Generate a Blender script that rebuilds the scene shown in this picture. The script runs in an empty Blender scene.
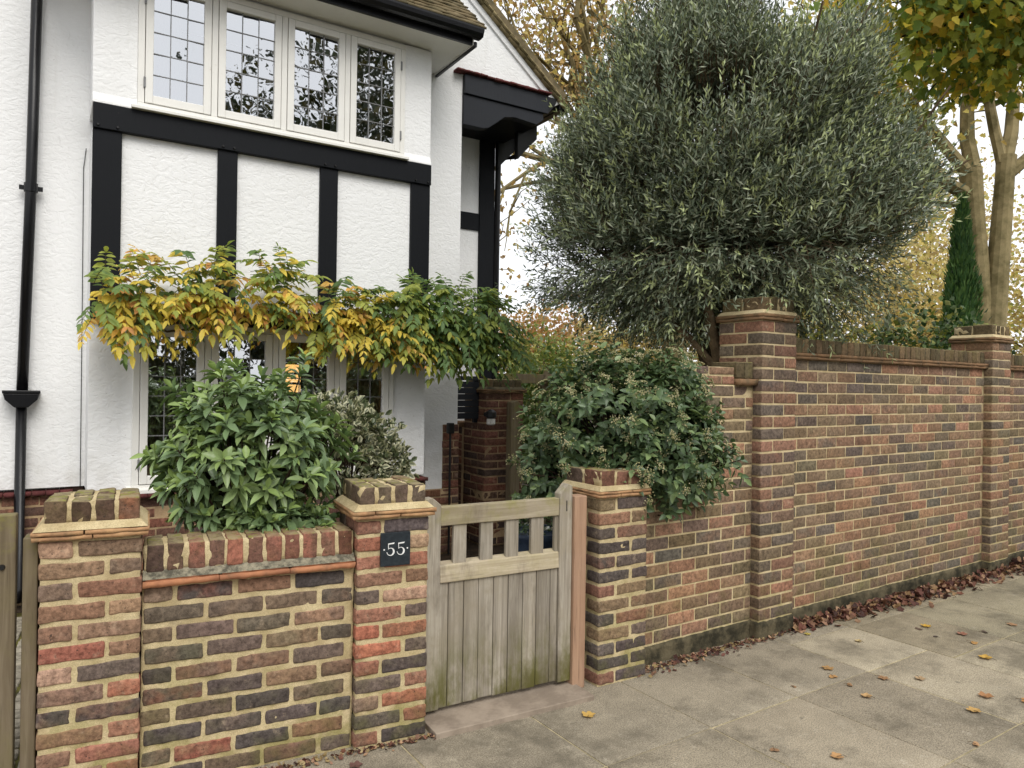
import bpy, math, random
import numpy as np
from mathutils import Vector, Matrix

random.seed(7)
RNG = np.random.default_rng(11)
R = math.radians
scene = bpy.context.scene
COL = scene.collection

# ------------------------------------------------------------------ helpers
def lin(r, g, b, k=1.0):
    f = lambda c: ((c/255+.055)/1.055)**2.4 if c/255 > .04045 else c/255/12.92
    return (f(r)*k, f(g)*k, f(b)*k)

def nz(v):
    return v/np.maximum(np.linalg.norm(v, axis=-1, keepdims=True), 1e-9)

ORG = {}          # origin of every parent, in its own frame

def w2(s, y, th):
    t = R(th); c, sn = math.cos(t), math.sin(t)
    return (c*s - sn*y, sn*s + c*y)

def tag(o, label=None, cat=None, group=None, kind=None):
    if label: o['label'] = label
    if cat: o['category'] = cat
    if group: o['group'] = group
    if kind: o['kind'] = kind
    return o

def thing(name, label, cat, th=0.0, o=(0, 0, 0), group=None):
    """Empty at the thing's base; o is the base in the frame turned by th."""
    e = bpy.data.objects.new(name, None)
    COL.objects.link(e)
    x, y = w2(o[0], o[1], th)
    e.location = (x, y, o[2]); e.rotation_euler = (0, 0, R(th))
    e.empty_display_size = .1
    ORG[e.name] = o
    return tag(e, label, cat, group)

def add_mesh(name, V, F, mat, parent=None, th=0.0, org=None, smooth=False, cols=None):
    me = bpy.data.meshes.new(name)
    V = np.asarray(V, dtype=np.float64)
    if parent is not None: org = ORG[parent.name]
    if org is None: org = (0, 0, 0)
    V = V - np.array(org)
    if isinstance(F, np.ndarray):
        nv, nf = len(V), len(F); k = F.shape[1]
        me.vertices.add(nv); me.vertices.foreach_set('co', V.astype(np.float32).ravel())
        me.loops.add(nf*k); me.loops.foreach_set('vertex_index', F.astype(np.int32).ravel())
        me.polygons.add(nf)
        me.polygons.foreach_set('loop_start', np.arange(0, nf*k, k, dtype=np.int32))
        me.update(calc_edges=True)
    else:
        me.from_pydata(V.tolist(), [], F); me.update()
    if smooth:
        me.polygons.foreach_set('use_smooth', [True]*len(me.polygons))
    if cols:
        for nm, c in cols.items():
            a = me.color_attributes.new(nm, 'FLOAT_COLOR', 'POINT')
            c = np.asarray(c, dtype=np.float32)
            if c.shape[1] == 3: c = np.hstack([c, np.ones((len(c), 1), np.float32)])
            a.data.foreach_set('color', c.ravel())
    if mat: me.materials.append(mat)
    ob = bpy.data.objects.new(name, me); COL.objects.link(ob)
    if parent is not None:
        ob.parent = parent
        ORG[ob.name] = org
    else:
        x, y = w2(org[0], org[1], th)
        ob.location = (x, y, org[2]); ob.rotation_euler = (0, 0, R(th))
        ORG[ob.name] = org
    return ob

class MB:
    def __init__(s): s.v = []; s.f = []
    def box(s, x0, x1, y0, y1, z0, z1):
        n = len(s.v)
        s.v += [(x, y, z) for z in (z0, z1) for y in (y0, y1) for x in (x0, x1)]
        s.f += [[n+i for i in q] for q in ((0, 2, 3, 1), (4, 5, 7, 6), (0, 1, 5, 4), (2, 6, 7, 3), (0, 4, 6, 2), (1, 3, 7, 5))]
        return s
    def obox(s, c, ax, ay, az, hx, hy, hz):
        n = len(s.v); c, ax, ay, az = map(Vector, (c, ax, ay, az))
        for k in (-1, 1):
            for j in (-1, 1):
                for i in (-1, 1): s.v.append(tuple(c + ax*(i*hx) + ay*(j*hy) + az*(k*hz)))
        s.f += [[n+i for i in q] for q in ((0, 2, 3, 1), (4, 5, 7, 6), (0, 1, 5, 4), (2, 6, 7, 3), (0, 4, 6, 2), (1, 3, 7, 5))]
        return s
    def prism(s, pts, y0, y1):            # polygon in s,z extruded along y (counter-clockwise seen from the front)
        n = len(s.v); k = len(pts)
        s.v += [(p[0], y0, p[1]) for p in pts] + [(p[0], y1, p[1]) for p in pts]
        s.f.append([n+i for i in range(k)]); s.f.append([n+k+i for i in reversed(range(k))])
        for i in range(k):
            j = (i+1) % k
            s.f.append([n+j, n+i, n+k+i, n+k+j])
        return s
    def prismx(s, pts, x0, x1):           # polygon in y,z extruded along x
        n = len(s.v); k = len(pts)
        s.v += [(x0, p[0], p[1]) for p in pts] + [(x1, p[0], p[1]) for p in pts]
        s.f.append([n+i for i in reversed(range(k))]); s.f.append([n+k+i for i in range(k)])
        for i in range(k):
            j = (i+1) % k
            s.f.append([n+i, n+j, n+k+j, n+k+i])
        return s
    def tube(s, pts, rad, n=8, caps=True):
        pts = [Vector(p) for p in pts]; b = len(s.v); up = Vector((.13, .21, .97))
        if not isinstance(rad, (list, tuple)): rad = [rad]*len(pts)
        for i, p in enumerate(pts):
            d = (pts[min(i+1, len(pts)-1)] - pts[max(i-1, 0)]).normalized()
            a = d.cross(up if abs(d.dot(up)) < .95 else Vector((1, 0, 0))).normalized(); c = d.cross(a)
            for k in range(n):
                t = 2*math.pi*k/n
                s.v.append(tuple(p + (a*math.cos(t) + c*math.sin(t))*rad[i]))
        for i in range(len(pts)-1):
            for k in range(n):
                s.f.append([b+i*n+k, b+i*n+(k+1) % n, b+(i+1)*n+(k+1) % n, b+(i+1)*n+k])
        if caps:
            s.f.append([b+k for k in reversed(range(n))]); s.f.append([b+(len(pts)-1)*n+k for k in range(n)])
        return s
    def lathe(s, prof, c=(0, 0, 0), n=20):
        b = len(s.v)
        for r, z in prof:
            for k in range(n):
                t = 2*math.pi*k/n; s.v.append((c[0]+r*math.cos(t), c[1]+r*math.sin(t), c[2]+z))
        for i in range(len(prof)-1):
            for k in range(n):
                s.f.append([b+i*n+k, b+i*n+(k+1) % n, b+(i+1)*n+(k+1) % n, b+(i+1)*n+k])
        s.f.append([b+k for k in reversed(range(n))]); s.f.append([b+(len(prof)-1)*n+k for k in range(n)])
        return s
    def build(s, name, mat, parent=None, th=0.0, org=None, bev=0.0, smooth=False, seg=2):
        o = add_mesh(name, s.v, s.f, mat, parent, th, org, smooth)
        if bev:
            m = o.modifiers.new('bevel', 'BEVEL'); m.width = bev; m.segments = seg; m.limit_method = 'ANGLE'; m.angle_limit = R(40)
        return o

# ------------------------------------------------------------------ materials
class NT:
    def __init__(s, name, rough=.7, spec=.3, col=(.5, .5, .5)):
        s.m = bpy.data.materials.new(name); s.m.use_nodes = True
        s.t = s.m.node_tree; s.b = s.t.nodes['Principled BSDF']
        s.b.inputs['Roughness'].default_value = rough
        s.b.inputs['Specular IOR Level'].default_value = spec
        s.b.inputs['Base Color'].default_value = (*col, 1)
        s._co = None
    def n(s, typ, **kw):
        nd = s.t.nodes.new(typ)
        for k, v in kw.items(): setattr(nd, k, v)
        return nd
    def l(s, a, b): s.t.links.new(a, b)
    def put(s, sock, v):
        if hasattr(v, 'is_linked') or hasattr(v, 'links'): s.l(v, sock)
        elif isinstance(v, tuple) and len(v) == 3 and sock.type == 'RGBA': sock.default_value = (*v, 1)
        else: sock.default_value = v
    def co(s, scale=None, wrld=False):
        if wrld:
            g = s.n('ShaderNodeNewGeometry'); out = g.outputs['Position']
        else:
            g = s.n('ShaderNodeTexCoord'); out = g.outputs['Object']
        if scale:
            mp = s.n('ShaderNodeMapping'); s.l(out, mp.inputs['Vector']); mp.inputs['Scale'].default_value = scale
            out = mp.outputs['Vector']
        return out
    def noise(s, sc, det=4, rough=.55, dist=0, co=None, out='Fac'):
        t = s.n('ShaderNodeTexNoise'); s.l(co if co is not None else s.co(), t.inputs['Vector'])
        t.inputs['Scale'].default_value = sc; t.inputs['Detail'].default_value = det
        t.inputs['Roughness'].default_value = rough; t.inputs['Distortion'].default_value = dist
        return t.outputs[out]
    def ramp(s, fac, a, b, ca=0.0, cb=1.0):
        r = s.n('ShaderNodeMapRange', interpolation_type='SMOOTHSTEP'); s.l(fac, r.inputs[0])
        r.inputs[1].default_value = a; r.inputs[2].default_value = b; r.inputs[3].default_value = ca; r.inputs[4].default_value = cb
        return r.outputs[0]
    def mix(s, fac, a, b, blend='MIX'):
        m = s.n('ShaderNodeMix', data_type='RGBA', blend_type=blend)
        s.put(m.inputs[0], fac); s.put(m.inputs[6], a); s.put(m.inputs[7], b)
        return m.outputs[2]
    def math(s, op, a, b=0.0):
        m = s.n('ShaderNodeMath', operation=op); s.put(m.inputs[0], a); s.put(m.inputs[1], b)
        return m.outputs[0]
    def attr(s, name):
        return s.n('ShaderNodeAttribute', attribute_name=name).outputs['Color']
    def bump(s, h, strength=.3, dist=.01, prev=None):
        b = s.n('ShaderNodeBump'); s.l(h, b.inputs['Height']); b.inputs['Strength'].default_value = strength
        b.inputs['Distance'].default_value = dist
        if prev is not None: s.l(prev, b.inputs['Normal'])
        return b.outputs[0]
    def color(s, c): s.put(s.b.inputs['Base Color'], c)
    def normal(s, nrm): s.l(nrm, s.b.inputs['Normal'])
    def sepz(s, wrld=True, ax='Z'):
        x = s.n('ShaderNodeSeparateXYZ'); s.l(s.co(wrld=wrld), x.inputs[0]); return x.outputs[ax]

def m_brick(name, moss=.0, dark=1.0):
    t = NT(name, .92, .15)
    c = t.mix(t.ramp(t.noise(9, 3, .6), .38, .64), t.attr('col'), t.attr('col2'))
    c = t.mix(.9, c, t.mix(t.ramp(t.noise(48, 5, .75), .25, .75), (.36, .34, .33), (1.5, 1.48, 1.45)), 'MULTIPLY')
    c = t.mix(t.ramp(t.noise(75, 3, .7), .62, .70, 0, .8), c, (.025, .022, .021))
    c = t.mix(t.ramp(t.noise(17, 5, .75), .55, .78, 0, .5), c, lin(186, 166, 140))
    c = t.mix(t.ramp(t.noise(3, 4, .7), .5, .75, 0, .3), c, (.06, .05, .042))
    c = t.mix(t.ramp(t.noise(1.3, 4, .6), .45, .75, 0, .35), c, (.07, .06, .048))
    if moss:
        z = t.sepz()
        k = t.math('MULTIPLY', t.ramp(t.noise(6, 4, .7), .45, .7), t.ramp(z, .7, .02, .0, moss))
        c = t.mix(k, c, lin(92, 92, 44))
    t.color(c)
    b = t.bump(t.noise(130, 4, .7), .55, .004)
    b = t.bump(t.noise(35, 3), .5, .006, b)
    t.normal(b); return t.m

def m_mortar(name, c1, c2, moss=.5):
    t = NT(name, .95, .1)
    c = t.mix(t.ramp(t.noise(9, 4, .6), .35, .7), c1, c2)
    c = t.mix(t.ramp(t.noise(5, 5, .7), .55, .8, 0, .55), c, (.12, .1, .07))
    c = t.mix(t.ramp(t.noise(220, 2), .35, .7, .0, .35), c, (.2, .15, .08))
    if moss:
        z = t.sepz()
        k = t.math('MULTIPLY', t.ramp(t.noise(7, 4, .7), .4, .65), t.ramp(z, .8, .02, .06, moss))
        c = t.mix(k, c, lin(120, 122, 48))
    t.color(c)
    b = t.bump(t.noise(250, 3, .7), .7, .003)
    t.normal(t.bump(t.noise(60, 3), .5, .006, b)); return t.m

M = {}
M['brick_near'] = m_brick('weathered_stock_brick', .45)
M['brick_far'] = m_brick('brown_stock_brick', .55)
M['brick_house'] = m_brick('house_brick', .1)
M['mortar_near'] = m_mortar('yellow_lime_mortar', lin(212, 194, 154), lin(182, 163, 124), .5)
M['mortar_far'] = m_mortar('buff_mortar', lin(216, 198, 158), lin(194, 174, 134), .4)
M['mortar_house'] = m_mortar('dull_mortar', lin(176, 150, 118), lin(140, 116, 90), .1)

def m_coping(name, moss):
    t = NT(name, .93, .12)
    c = t.mix(t.ramp(t.noise(9, 3), .42, .6), t.attr('col'), t.attr('col2'))
    c = t.mix(.9, c, t.mix(t.ramp(t.noise(48, 5, .75), .25, .75), (.45, .43, .42), (1.5, 1.48, 1.45)), 'MULTIPLY')
    c = t.mix(t.ramp(t.noise(80, 3, .7), .6, .7, 0, .75), c, (.025, .023, .02))
    g = t.n('ShaderNodeNewGeometry'); sx = t.n('ShaderNodeSeparateXYZ'); t.l(g.outputs['Normal'], sx.inputs[0])
    up = t.ramp(sx.outputs['Z'], .3, .9, .07*moss, moss)
    k = t.math('MULTIPLY', t.ramp(t.noise(14, 5, .7), .3, .62), up)
    c = t.mix(k, c, lin(150, 138, 104))
    k = t.math('MULTIPLY', t.ramp(t.noise(19, 5, .7), .52, .62), up)
    c = t.mix(k, c, lin(126, 126, 60))
    t.color(c)
    b = t.bump(t.noise(140, 4, .7), .6, .004)
    t.normal(t.bump(t.noise(35, 3), .5, .006, b)); return t.m
M['coping'] = m_coping('mossy_coping_brick', .8)
M['coping_tall'] = m_coping('algae_coping_brick', 1.3)

def m_tile(name, c1, c2, k=.5):
    t = NT(name, .9, .15)
    c = t.mix(t.ramp(t.noise(9, 5, .65), .35, .65), c1, c2)
    c = t.mix(t.ramp(t.noise(13, 5, .7), .5, .7, 0, k), c, (.09, .08, .05))
    t.color(c); t.normal(t.bump(t.noise(90, 4, .7), .5, .004)); return t.m
M['tile_orange'] = m_tile('orange_creasing_tile', lin(176, 122, 88), lin(150, 102, 76))
M['tile_buff'] = m_tile('buff_creasing_tile', lin(190, 152, 110), lin(160, 120, 88))
M['tile_brown'] = m_tile('brown_creasing_tile', lin(138, 108, 80), lin(112, 90, 66), .7)
M['tile_red'] = m_tile('red_painted_tile', lin(104, 58, 56), lin(86, 48, 47), .3)
M['roof_tile'] = m_tile('mossy_roof_tile', lin(122, 108, 82), lin(92, 84, 62), .6)
M['verge'] = m_tile('verge_tile', lin(150, 135, 100), lin(112, 102, 72), .6)

def m_plaster(name, c=(.84, .84, .83), b1=.26):
    t = NT(name, .8, .2)
    d = t.noise(1.6, 5, .6)
    cc = t.mix(t.ramp(d, .5, .85, 0, .35), c, (.66, .65, .61))
    cc = t.mix(t.ramp(t.noise(30, 3, .6, co=t.co((1, 1, .25))), .66, .8, 0, .3), cc, (.5, .49, .46))
    cc = t.mix(t.ramp(t.noise(1, 5, .7, co=t.co((7, 7, .5))), .56, .8, 0, .3), cc, (.6, .58, .53))
    cc = t.mix(t.ramp(t.noise(55, 2, .5), .72, .76, 0, .5), cc, (.45, .42, .38))
    z = t.sepz()
    cc = t.mix(t.math('MULTIPLY', t.ramp(z, 1.25, .8), t.ramp(t.noise(6, 4), .4, .7, 0, .35)), cc, (.5, .48, .42))
    t.color(cc)
    w = t.noise(16, 3, .5, 1.2, co=t.co((1, 1, 1.6)))
    b = t.bump(t.ramp(w, .3, .62), b1, .008)
    t.normal(t.bump(t.noise(70, 3, .6), .35, .004, b)); return t.m
M['plaster'] = m_plaster('rough_white_render')
M['plaster_side'] = m_plaster('smooth_white_render', (.82, .82, .81), .25)

def m_paint(name, c, rough=.4, wear=None, spec=.4):
    t = NT(name, rough, spec)
    cc = t.mix(t.ramp(t.noise(4, 5, .65), .4, .75, 0, .3), c, tuple(x*.78 for x in c))
    if wear:
        cc = t.mix(t.ramp(t.noise(20, 5, .7), .66, .74, 0, .7), cc, wear)
    t.color(cc)
    t.normal(t.bump(t.noise(60, 5, .7, co=t.co((1, 1, .12))), .3, .004)); return t.m
M['white_paint'] = m_paint('cream_white_paint', (.8, .785, .735), .5, (.5, .46, .38))
M['soffit'] = m_paint('soffit_paint', (.8, .79, .75), .6)
M['black_paint'] = m_paint('black_timber_paint', (.0095, .0105, .0125), .55, (.04, .038, .035), .12)
M['black_gloss'] = m_paint('black_gutter_paint', (.007, .007, .008), .3, None, .3)
M['grey_black'] = m_paint('faded_black_board', (.022, .024, .029), .6, None, .2)
M['iron'] = m_paint('black_iron', (.01, .01, .01), .4)
M['lead'] = m_paint('lead_came', (.2, .2, .2), .5)

def m_wood(name, c1, c2, c3, green=0.0, zsc=2.0, along='Z'):
    t = NT(name, .85, .2)
    sc = {'Z': (45, 45, zsc), 'X': (zsc, 45, 45)}[along]
    g = t.noise(1, 5, .65, .6, co=t.co(sc))
    c = t.mix(t.ramp(g, .3, .7), c1, c2)
    c = t.mix(t.ramp(t.noise(3.5, 5, .7), .42, .7, 0, .8), c, c3)
    c = t.mix(t.ramp(t.noise(1, 3, .6, 0, co=t.co(tuple(x*2.5 for x in sc))), .6, .72, 0, .55), c, tuple(x*.35 for x in c1))
    rn = t.n('ShaderNodeObjectInfo').outputs['Random']
    c = t.mix(.8, c, t.mix(rn, (.72, .7, .68), (1.22, 1.2, 1.17)), 'MULTIPLY')
    if green:
        z = t.sepz()
        k = t.math('MULTIPLY', t.ramp(t.noise(8, 5, .7, co=t.co((1, 1, .45))), .36, .66), t.ramp(z, .48, .05, .05, green))
        c = t.mix(k, c, lin(96, 94, 46))
        c = t.mix(t.ramp(t.noise(5, 5, .75, co=t.co((1, 1, .35))), .5, .72, 0, .55), c, lin(96, 86, 72))
        k = t.math('MULTIPLY', t.ramp(t.noise(6, 4), .4, .6), t.ramp(z, .22, .04, 0, .6))
        c = t.mix(k, c, lin(82, 76, 44))
        k = t.math('MULTIPLY', t.ramp(t.noise(9, 5, .7), .45, .7), t.ramp(z, .85, 1.0, 0, .55))
        c = t.mix(k, c, lin(132, 128, 62))
    t.color(c)
    t.normal(t.bump(g, .5, .003)); return t.m
M['oak'] = m_wood('weathered_oak', lin(170, 163, 150), lin(128, 120, 109), lin(142, 133, 116), 1.0)
M['oak_rail'] = m_wood('weathered_oak_rail', lin(184, 173, 152), lin(150, 138, 118), lin(154, 144, 112), .9, 2.0, 'X')
M['cedar'] = m_wood('fresh_cedar', lin(166, 136, 112), lin(144, 115, 94), lin(156, 128, 108))
M['old_wood'] = m_wood('old_grey_timber', lin(132, 120, 100), lin(104, 92, 74), lin(122, 112, 84), .4)

def m_slab():
    t = NT('paving_slab', .9, .15)
    c = t.mix(t.ramp(t.noise(2.2, 5, .65), .38, .66), t.attr('col'), t.attr('col2'))
    c = t.mix(.95, c, t.mix(t.ramp(t.noise(170, 3, .8), .28, .72), (.4, .39, .38), (1.6, 1.58, 1.53)), 'MULTIPLY')
    c = t.mix(t.ramp(t.noise(160, 2), .62, .7, 0, .5), c, (.36, .33, .27))
    c = t.mix(t.ramp(t.noise(4.5, 7, .8), .52, .72, 0, .5), c, lin(180, 170, 150))
    c = t.mix(t.ramp(t.noise(16, 6, .85), .57, .68, 0, .6), c, lin(192, 184, 166))
    c = t.mix(t.ramp(t.noise(9, 3, .6), .68, .72, 0, .5), c, lin(80, 75, 66))
    c = t.mix(t.ramp(t.noise(1.7, 6, .75), .44, .68, 0, .7), c, lin(88, 82, 70))
    t.color(c)
    t.normal(t.bump(t.noise(150, 3, .7), .5, .004)); return t.m
M['slab'] = m_slab()
def m_plain(name, c1, c2, sc=12, bump=.5, rough=.92):
    t = NT(name, rough, .15)
    t.color(t.mix(t.ramp(t.noise(sc, 6, .7), .35, .65), c1, c2))
    t.normal(t.bump(t.noise(sc*8, 4, .7), bump, .006)); return t.m
M['joint'] = m_plain('sandy_joint', lin(190, 176, 142), lin(140, 130, 98), 9)
M['pebble'] = m_plain('pebbly_mortar', lin(158, 150, 128), lin(92, 88, 76), 30, 1.0)
M['stone_step'] = m_plain('pinkish_stone_step', lin(158, 144, 128), lin(132, 119, 105), 6, .5)
M['soil'] = m_plain('dark_soil', lin(62, 50, 38), lin(40, 33, 26), 10, .9)
M['asphalt'] = m_plain('asphalt', (.05, .05, .05), (.035, .035, .035), 8, .6)
M['sett'] = m_plain('grey_sett', lin(160, 152, 136), lin(116, 110, 98), 14, .7)
M['sett_moss'] = m_plain('mossy_sett_joint', lin(104, 100, 48), lin(60, 56, 38), 6, .8)
M['slate'] = m_plain('slate_plaque', lin(48, 54, 58), lin(38, 43, 47), 40, .15, .45)
M['letter'] = m_plain('white_engraving', (.78, .78, .76), (.7, .7, .68), 40, .05)
M['bark'] = m_plain('grey_brown_bark', lin(112, 96, 74), lin(74, 62, 46), 9, .9)
M['bark_plane'] = m_plain('mottled_plane_bark', lin(150, 136, 100), lin(98, 90, 60), 2.6, .9)
M['bark_dark'] = m_plain('dark_twig_bark', lin(70, 56, 44), lin(44, 36, 30), 9, .8)
M['plinth'] = m_plain('algae_plinth', lin(104, 95, 74), lin(50, 47, 36), 7, 1)
M['pot'] = m_plain('blue_grey_glaze', lin(70, 82, 100), lin(52, 62, 78), 6, .2, .35)
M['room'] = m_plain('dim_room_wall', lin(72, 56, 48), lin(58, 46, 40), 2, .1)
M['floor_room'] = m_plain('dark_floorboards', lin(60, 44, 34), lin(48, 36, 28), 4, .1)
M['curtain_red'] = m_plain('rust_curtain', lin(150, 60, 34), lin(120, 42, 26), 6, .2)
M['far_wall'] = m_plain('far_house_brick', lin(120, 84, 66), lin(100, 70, 56), 3, .4)

def m_net():
    t = NT('net_curtain', .9, .1, (.62, .62, .56))
    tr = t.n('ShaderNodeBsdfTranslucent'); tr.inputs[0].default_value = (.6, .6, .54, 1)
    mx = t.n('ShaderNodeMixShader'); mx.inputs[0].default_value = .35
    t.l(t.b.outputs[0], mx.inputs[1]); t.l(tr.outputs[0], mx.inputs[2])
    t.l(mx.outputs[0], t.t.nodes['Material Output'].inputs[0]); return t.m
M['net'] = m_net()

def m_glass():
    t = NT('window_glass')
    fr = t.n('ShaderNodeFresnel'); fr.inputs[0].default_value = 3.0
    nb = t.bump(t.noise(5, 2), .1, .01); t.l(nb, fr.inputs['Normal'])
    gl = t.n('ShaderNodeBsdfGlossy'); gl.inputs['Roughness'].default_value = .01; gl.inputs[0].default_value = (.95, .97, 1, 1)
    t.l(nb, gl.inputs['Normal'])
    tr = t.n('ShaderNodeBsdfTransparent'); tr.inputs[0].default_value = (.88, .9, .88, 1)
    f2 = t.math('ADD', t.math('MULTIPLY', fr.outputs[0], 1.6), .12)
    mx = t.n('ShaderNodeMixShader'); t.l(f2, mx.inputs[0]); t.l(tr.outputs[0], mx.inputs[1]); t.l(gl.outputs[0], mx.inputs[2])
    t.l(mx.outputs[0], t.t.nodes['Material Output'].inputs[0]); return t.m
M['glass'] = m_glass()

def m_glow():
    t = NT('lamp_glow'); t.b.inputs['Emission Color'].default_value = (1, .55, .18, 1); t.b.inputs['Emission Strength'].default_value = 1.6
    t.color((.8, .5, .2)); return t.m
M['glow'] = m_glow()

def m_leaf(name, rough=.45, spec=.4, trans=.22, tint=(1.25, 1.3, .7), bump=.2, sc=120):
    t = NT(name, rough, spec)
    c = t.mix(.5, t.attr('col'), t.mix(t.noise(60, 2), (.7, .7, .7), (1.3, 1.3, 1.3)), 'MULTIPLY')
    t.color(c)
    if bump: t.normal(t.bump(t.noise(sc, 2), bump, .002))
    tr = t.n('ShaderNodeBsdfTranslucent'); t.l(t.mix(1.0, c, tint, 'MULTIPLY'), tr.inputs[0])
    mx = t.n('ShaderNodeMixShader'); mx.inputs[0].default_value = trans
    t.l(t.b.outputs[0], mx.inputs[1]); t.l(tr.outputs[0], mx.inputs[2])
    t.l(mx.outputs[0], t.t.nodes['Material Output'].inputs[0]); return t.m
M['leaf'] = m_leaf('leaf')
M['leaf_climber'] = m_leaf('climber_leaf', .5, .3, .4, (1.25, 1.25, .8))
M['leaf_gloss'] = m_leaf('glossy_leaf', .38, .45, .15)
M['leaf_olive'] = m_leaf('olive_leaf', .5, .4, .12, (1.2, 1.2, .9), 0)
M['leaf_autumn'] = m_leaf('autumn_leaf', .55, .3, .45, (1.12, 1.1, .82), 0)
M['leaf_dead'] = m_leaf('dead_leaf', .7, .25, .08, (1.1, 1, .8), .3)

# ------------------------------------------------------------------ brick builder
def axis(h, r, k):
    inner = np.linspace(-h+r, h-r, k+2)
    return np.concatenate([[-h, -h+.35*r], inner, [h-.35*r, h]])

_T = {}
def template(k):
    if k in _T: return _T[k]
    n = [q+6 for q in k]; idx = {}; vs = []; fs = []
    def g(i, j, l):
        if (i, j, l) not in idx: idx[(i, j, l)] = len(vs); vs.append((i, j, l))
        return idx[(i, j, l)]
    X, Y, Z = n[0]-1, n[1]-1, n[2]-1
    for i in range(X):
        for j in range(Y):
            fs.append((g(i, j, 0), g(i, j+1, 0), g(i+1, j+1, 0), g(i+1, j, 0)))
            fs.append((g(i, j, Z), g(i+1, j, Z), g(i+1, j+1, Z), g(i, j+1, Z)))
        for l in range(Z):
            fs.append((g(i, 0, l), g(i+1, 0, l), g(i+1, 0, l+1), g(i, 0, l+1)))
            fs.append((g(i, Y, l), g(i, Y, l+1), g(i+1, Y, l+1), g(i+1, Y, l)))
    for j in range(Y):
        for l in range(Z):
            fs.append((g(0, j, l), g(0, j, l+1), g(0, j+1, l+1), g(0, j+1, l)))
            fs.append((g(X, j, l), g(X, j+1, l), g(X, j+1, l+1), g(X, j, l+1)))
    _T[k] = (np.array(vs), np.array(fs)); return _T[k]

class Bricks:
    """Collects individual worn bricks of one masonry thing into one mesh."""
    def __init__(s, pal, r=.006, amp=.0018, k=(4, 1, 2), seed=1, jit=.0015, rot=.006):
        s.pal = pal; s.r = r; s.amp = amp; s.k = k; s.V = []; s.F = []; s.C = []; s.D = []; s.n = 0
        s.g = np.random.default_rng(seed); s.jit = jit; s.rot = rot
    def pick(s):
        w = np.array([p[1] for p in s.pal]); i = s.g.choice(len(s.pal), p=w/w.sum())
        c = np.array(lin(*s.pal[i][0])) * s.g.uniform(.82, 1.18)
        return c*(1+s.g.normal(0, .03, 3))
    def add(s, x0, x1, y0, y1, z0, z1, col=None, k=None):
        v, f = template(k or s.k); k = k or s.k
        h = np.array([(x1-x0)/2, (y1-y0)/2, (z1-z0)/2]); r = min(s.r, h.min()*.45)
        ax = [axis(h[i], r, k[i]) for i in range(3)]
        P = np.stack([ax[i][v[:, i]] for i in range(3)], 1)
        inn = np.clip(P, -(h-r), h-r); d = P-inn; ln = np.linalg.norm(d, axis=1, keepdims=True)
        N = d/np.maximum(ln, 1e-9); P = inn + N*r
        disp = np.zeros(len(P))
        for q in range(5):
            kk = s.g.normal(0, [22, 60, 40, 110, 160][q], 3)
            disp += np.sin(P@kk + s.g.uniform(0, 6.28))*[1, .9, .8, .5, .4][q]
        P = P + N*(disp*s.amp*.5)[:, None]
        a = s.g.normal(0, s.rot); c_, s_ = math.cos(a), math.sin(a)
        P[:, [0, 2]] = np.stack([P[:, 0]*c_-P[:, 2]*s_, P[:, 0]*s_+P[:, 2]*c_], 1)
        P = P + np.array([(x0+x1)/2, (y0+y1)/2, (z0+z1)/2]) + s.g.normal(0, 1, 3)*np.array([s.jit, s.jit, s.jit*.7])
        c1 = np.array(lin(*col)) if col else s.pick()
        c2 = c1*.5+s.pick()*.5 if s.g.random() < .4 else c1*s.g.uniform(.75, 1.2)
        s.V.append(P); s.F.append(f+s.n); s.n += len(P)
        s.C.append(np.tile(c1, (len(P), 1))); s.D.append(np.tile(c2, (len(P), 1)))
    def build(s, name, mat, parent):
        return add_mesh(name, np.vstack(s.V), np.vstack(s.F), mat, parent, smooth=True,
                        cols={'col': np.vstack(s.C), 'col2': np.vstack(s.D)})

def rough_box(x0, x1, y0, y1, z0, z1, step=.03, amp=.002, seed=0, mb=None):
    """A box with gridded, slightly uneven faces (mortar)."""
    g = np.random.default_rng(seed)
    n = [max(1, int(round((b-a)/step))) for a, b in ((x0, x1), (y0, y1), (z0, z1))]
    ax = [np.linspace(a, b, k+1) for (a, b), k in zip(((x0, x1), (y0, y1), (z0, z1)), n)]
    idx = {}; vs = []; fs = []
    def q(i, j, l):
        if (i, j, l) not in idx: idx[(i, j, l)] = len(vs); vs.append((ax[0][i], ax[1][j], ax[2][l]))
        return idx[(i, j, l)]
    X, Y, Z = n
    for i in range(X):
        for j in range(Y):
            fs.append((q(i, j, 0), q(i, j+1, 0), q(i+1, j+1, 0), q(i+1, j, 0)))
            fs.append((q(i, j, Z), q(i+1, j, Z), q(i+1, j+1, Z), q(i, j+1, Z)))
        for l in range(Z):
            fs.append((q(i, 0, l), q(i+1, 0, l), q(i+1, 0, l+1), q(i, 0, l+1)))
            fs.append((q(i, Y, l), q(i, Y, l+1), q(i+1, Y, l+1), q(i+1, Y, l)))
    for j in range(Y):
        for l in range(Z):
            fs.append((q(0, j, l), q(0, j, l+1), q(0, j+1, l+1), q(0, j+1, l)))
            fs.append((q(X, j, l), q(X, j+1, l), q(X, j+1, l+1), q(X, j, l+1)))
    V = np.array(vs)
    lo = np.array([x0, y0, z0]); hi = np.array([x1, y1, z1])
    N = (np.abs(V-hi) < 1e-6).astype(float) - (np.abs(V-lo) < 1e-6)
    d = np.zeros(len(V))
    for i in range(8):
        d += np.sin(V@g.normal(0, [30, 60, 90, 130, 170, 220, 260, 300][i], 3)+g.uniform(0, 6.28))
    V = V + nz(N)*(d*amp*.45)[:, None]
    return V, np.array(fs)

def merge(parts):
    V = []; F = []; n = 0
    for v, f in parts: V.append(v); F.append(f+n); n += len(v)
    return np.vstack(V), np.vstack(F)

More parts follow.
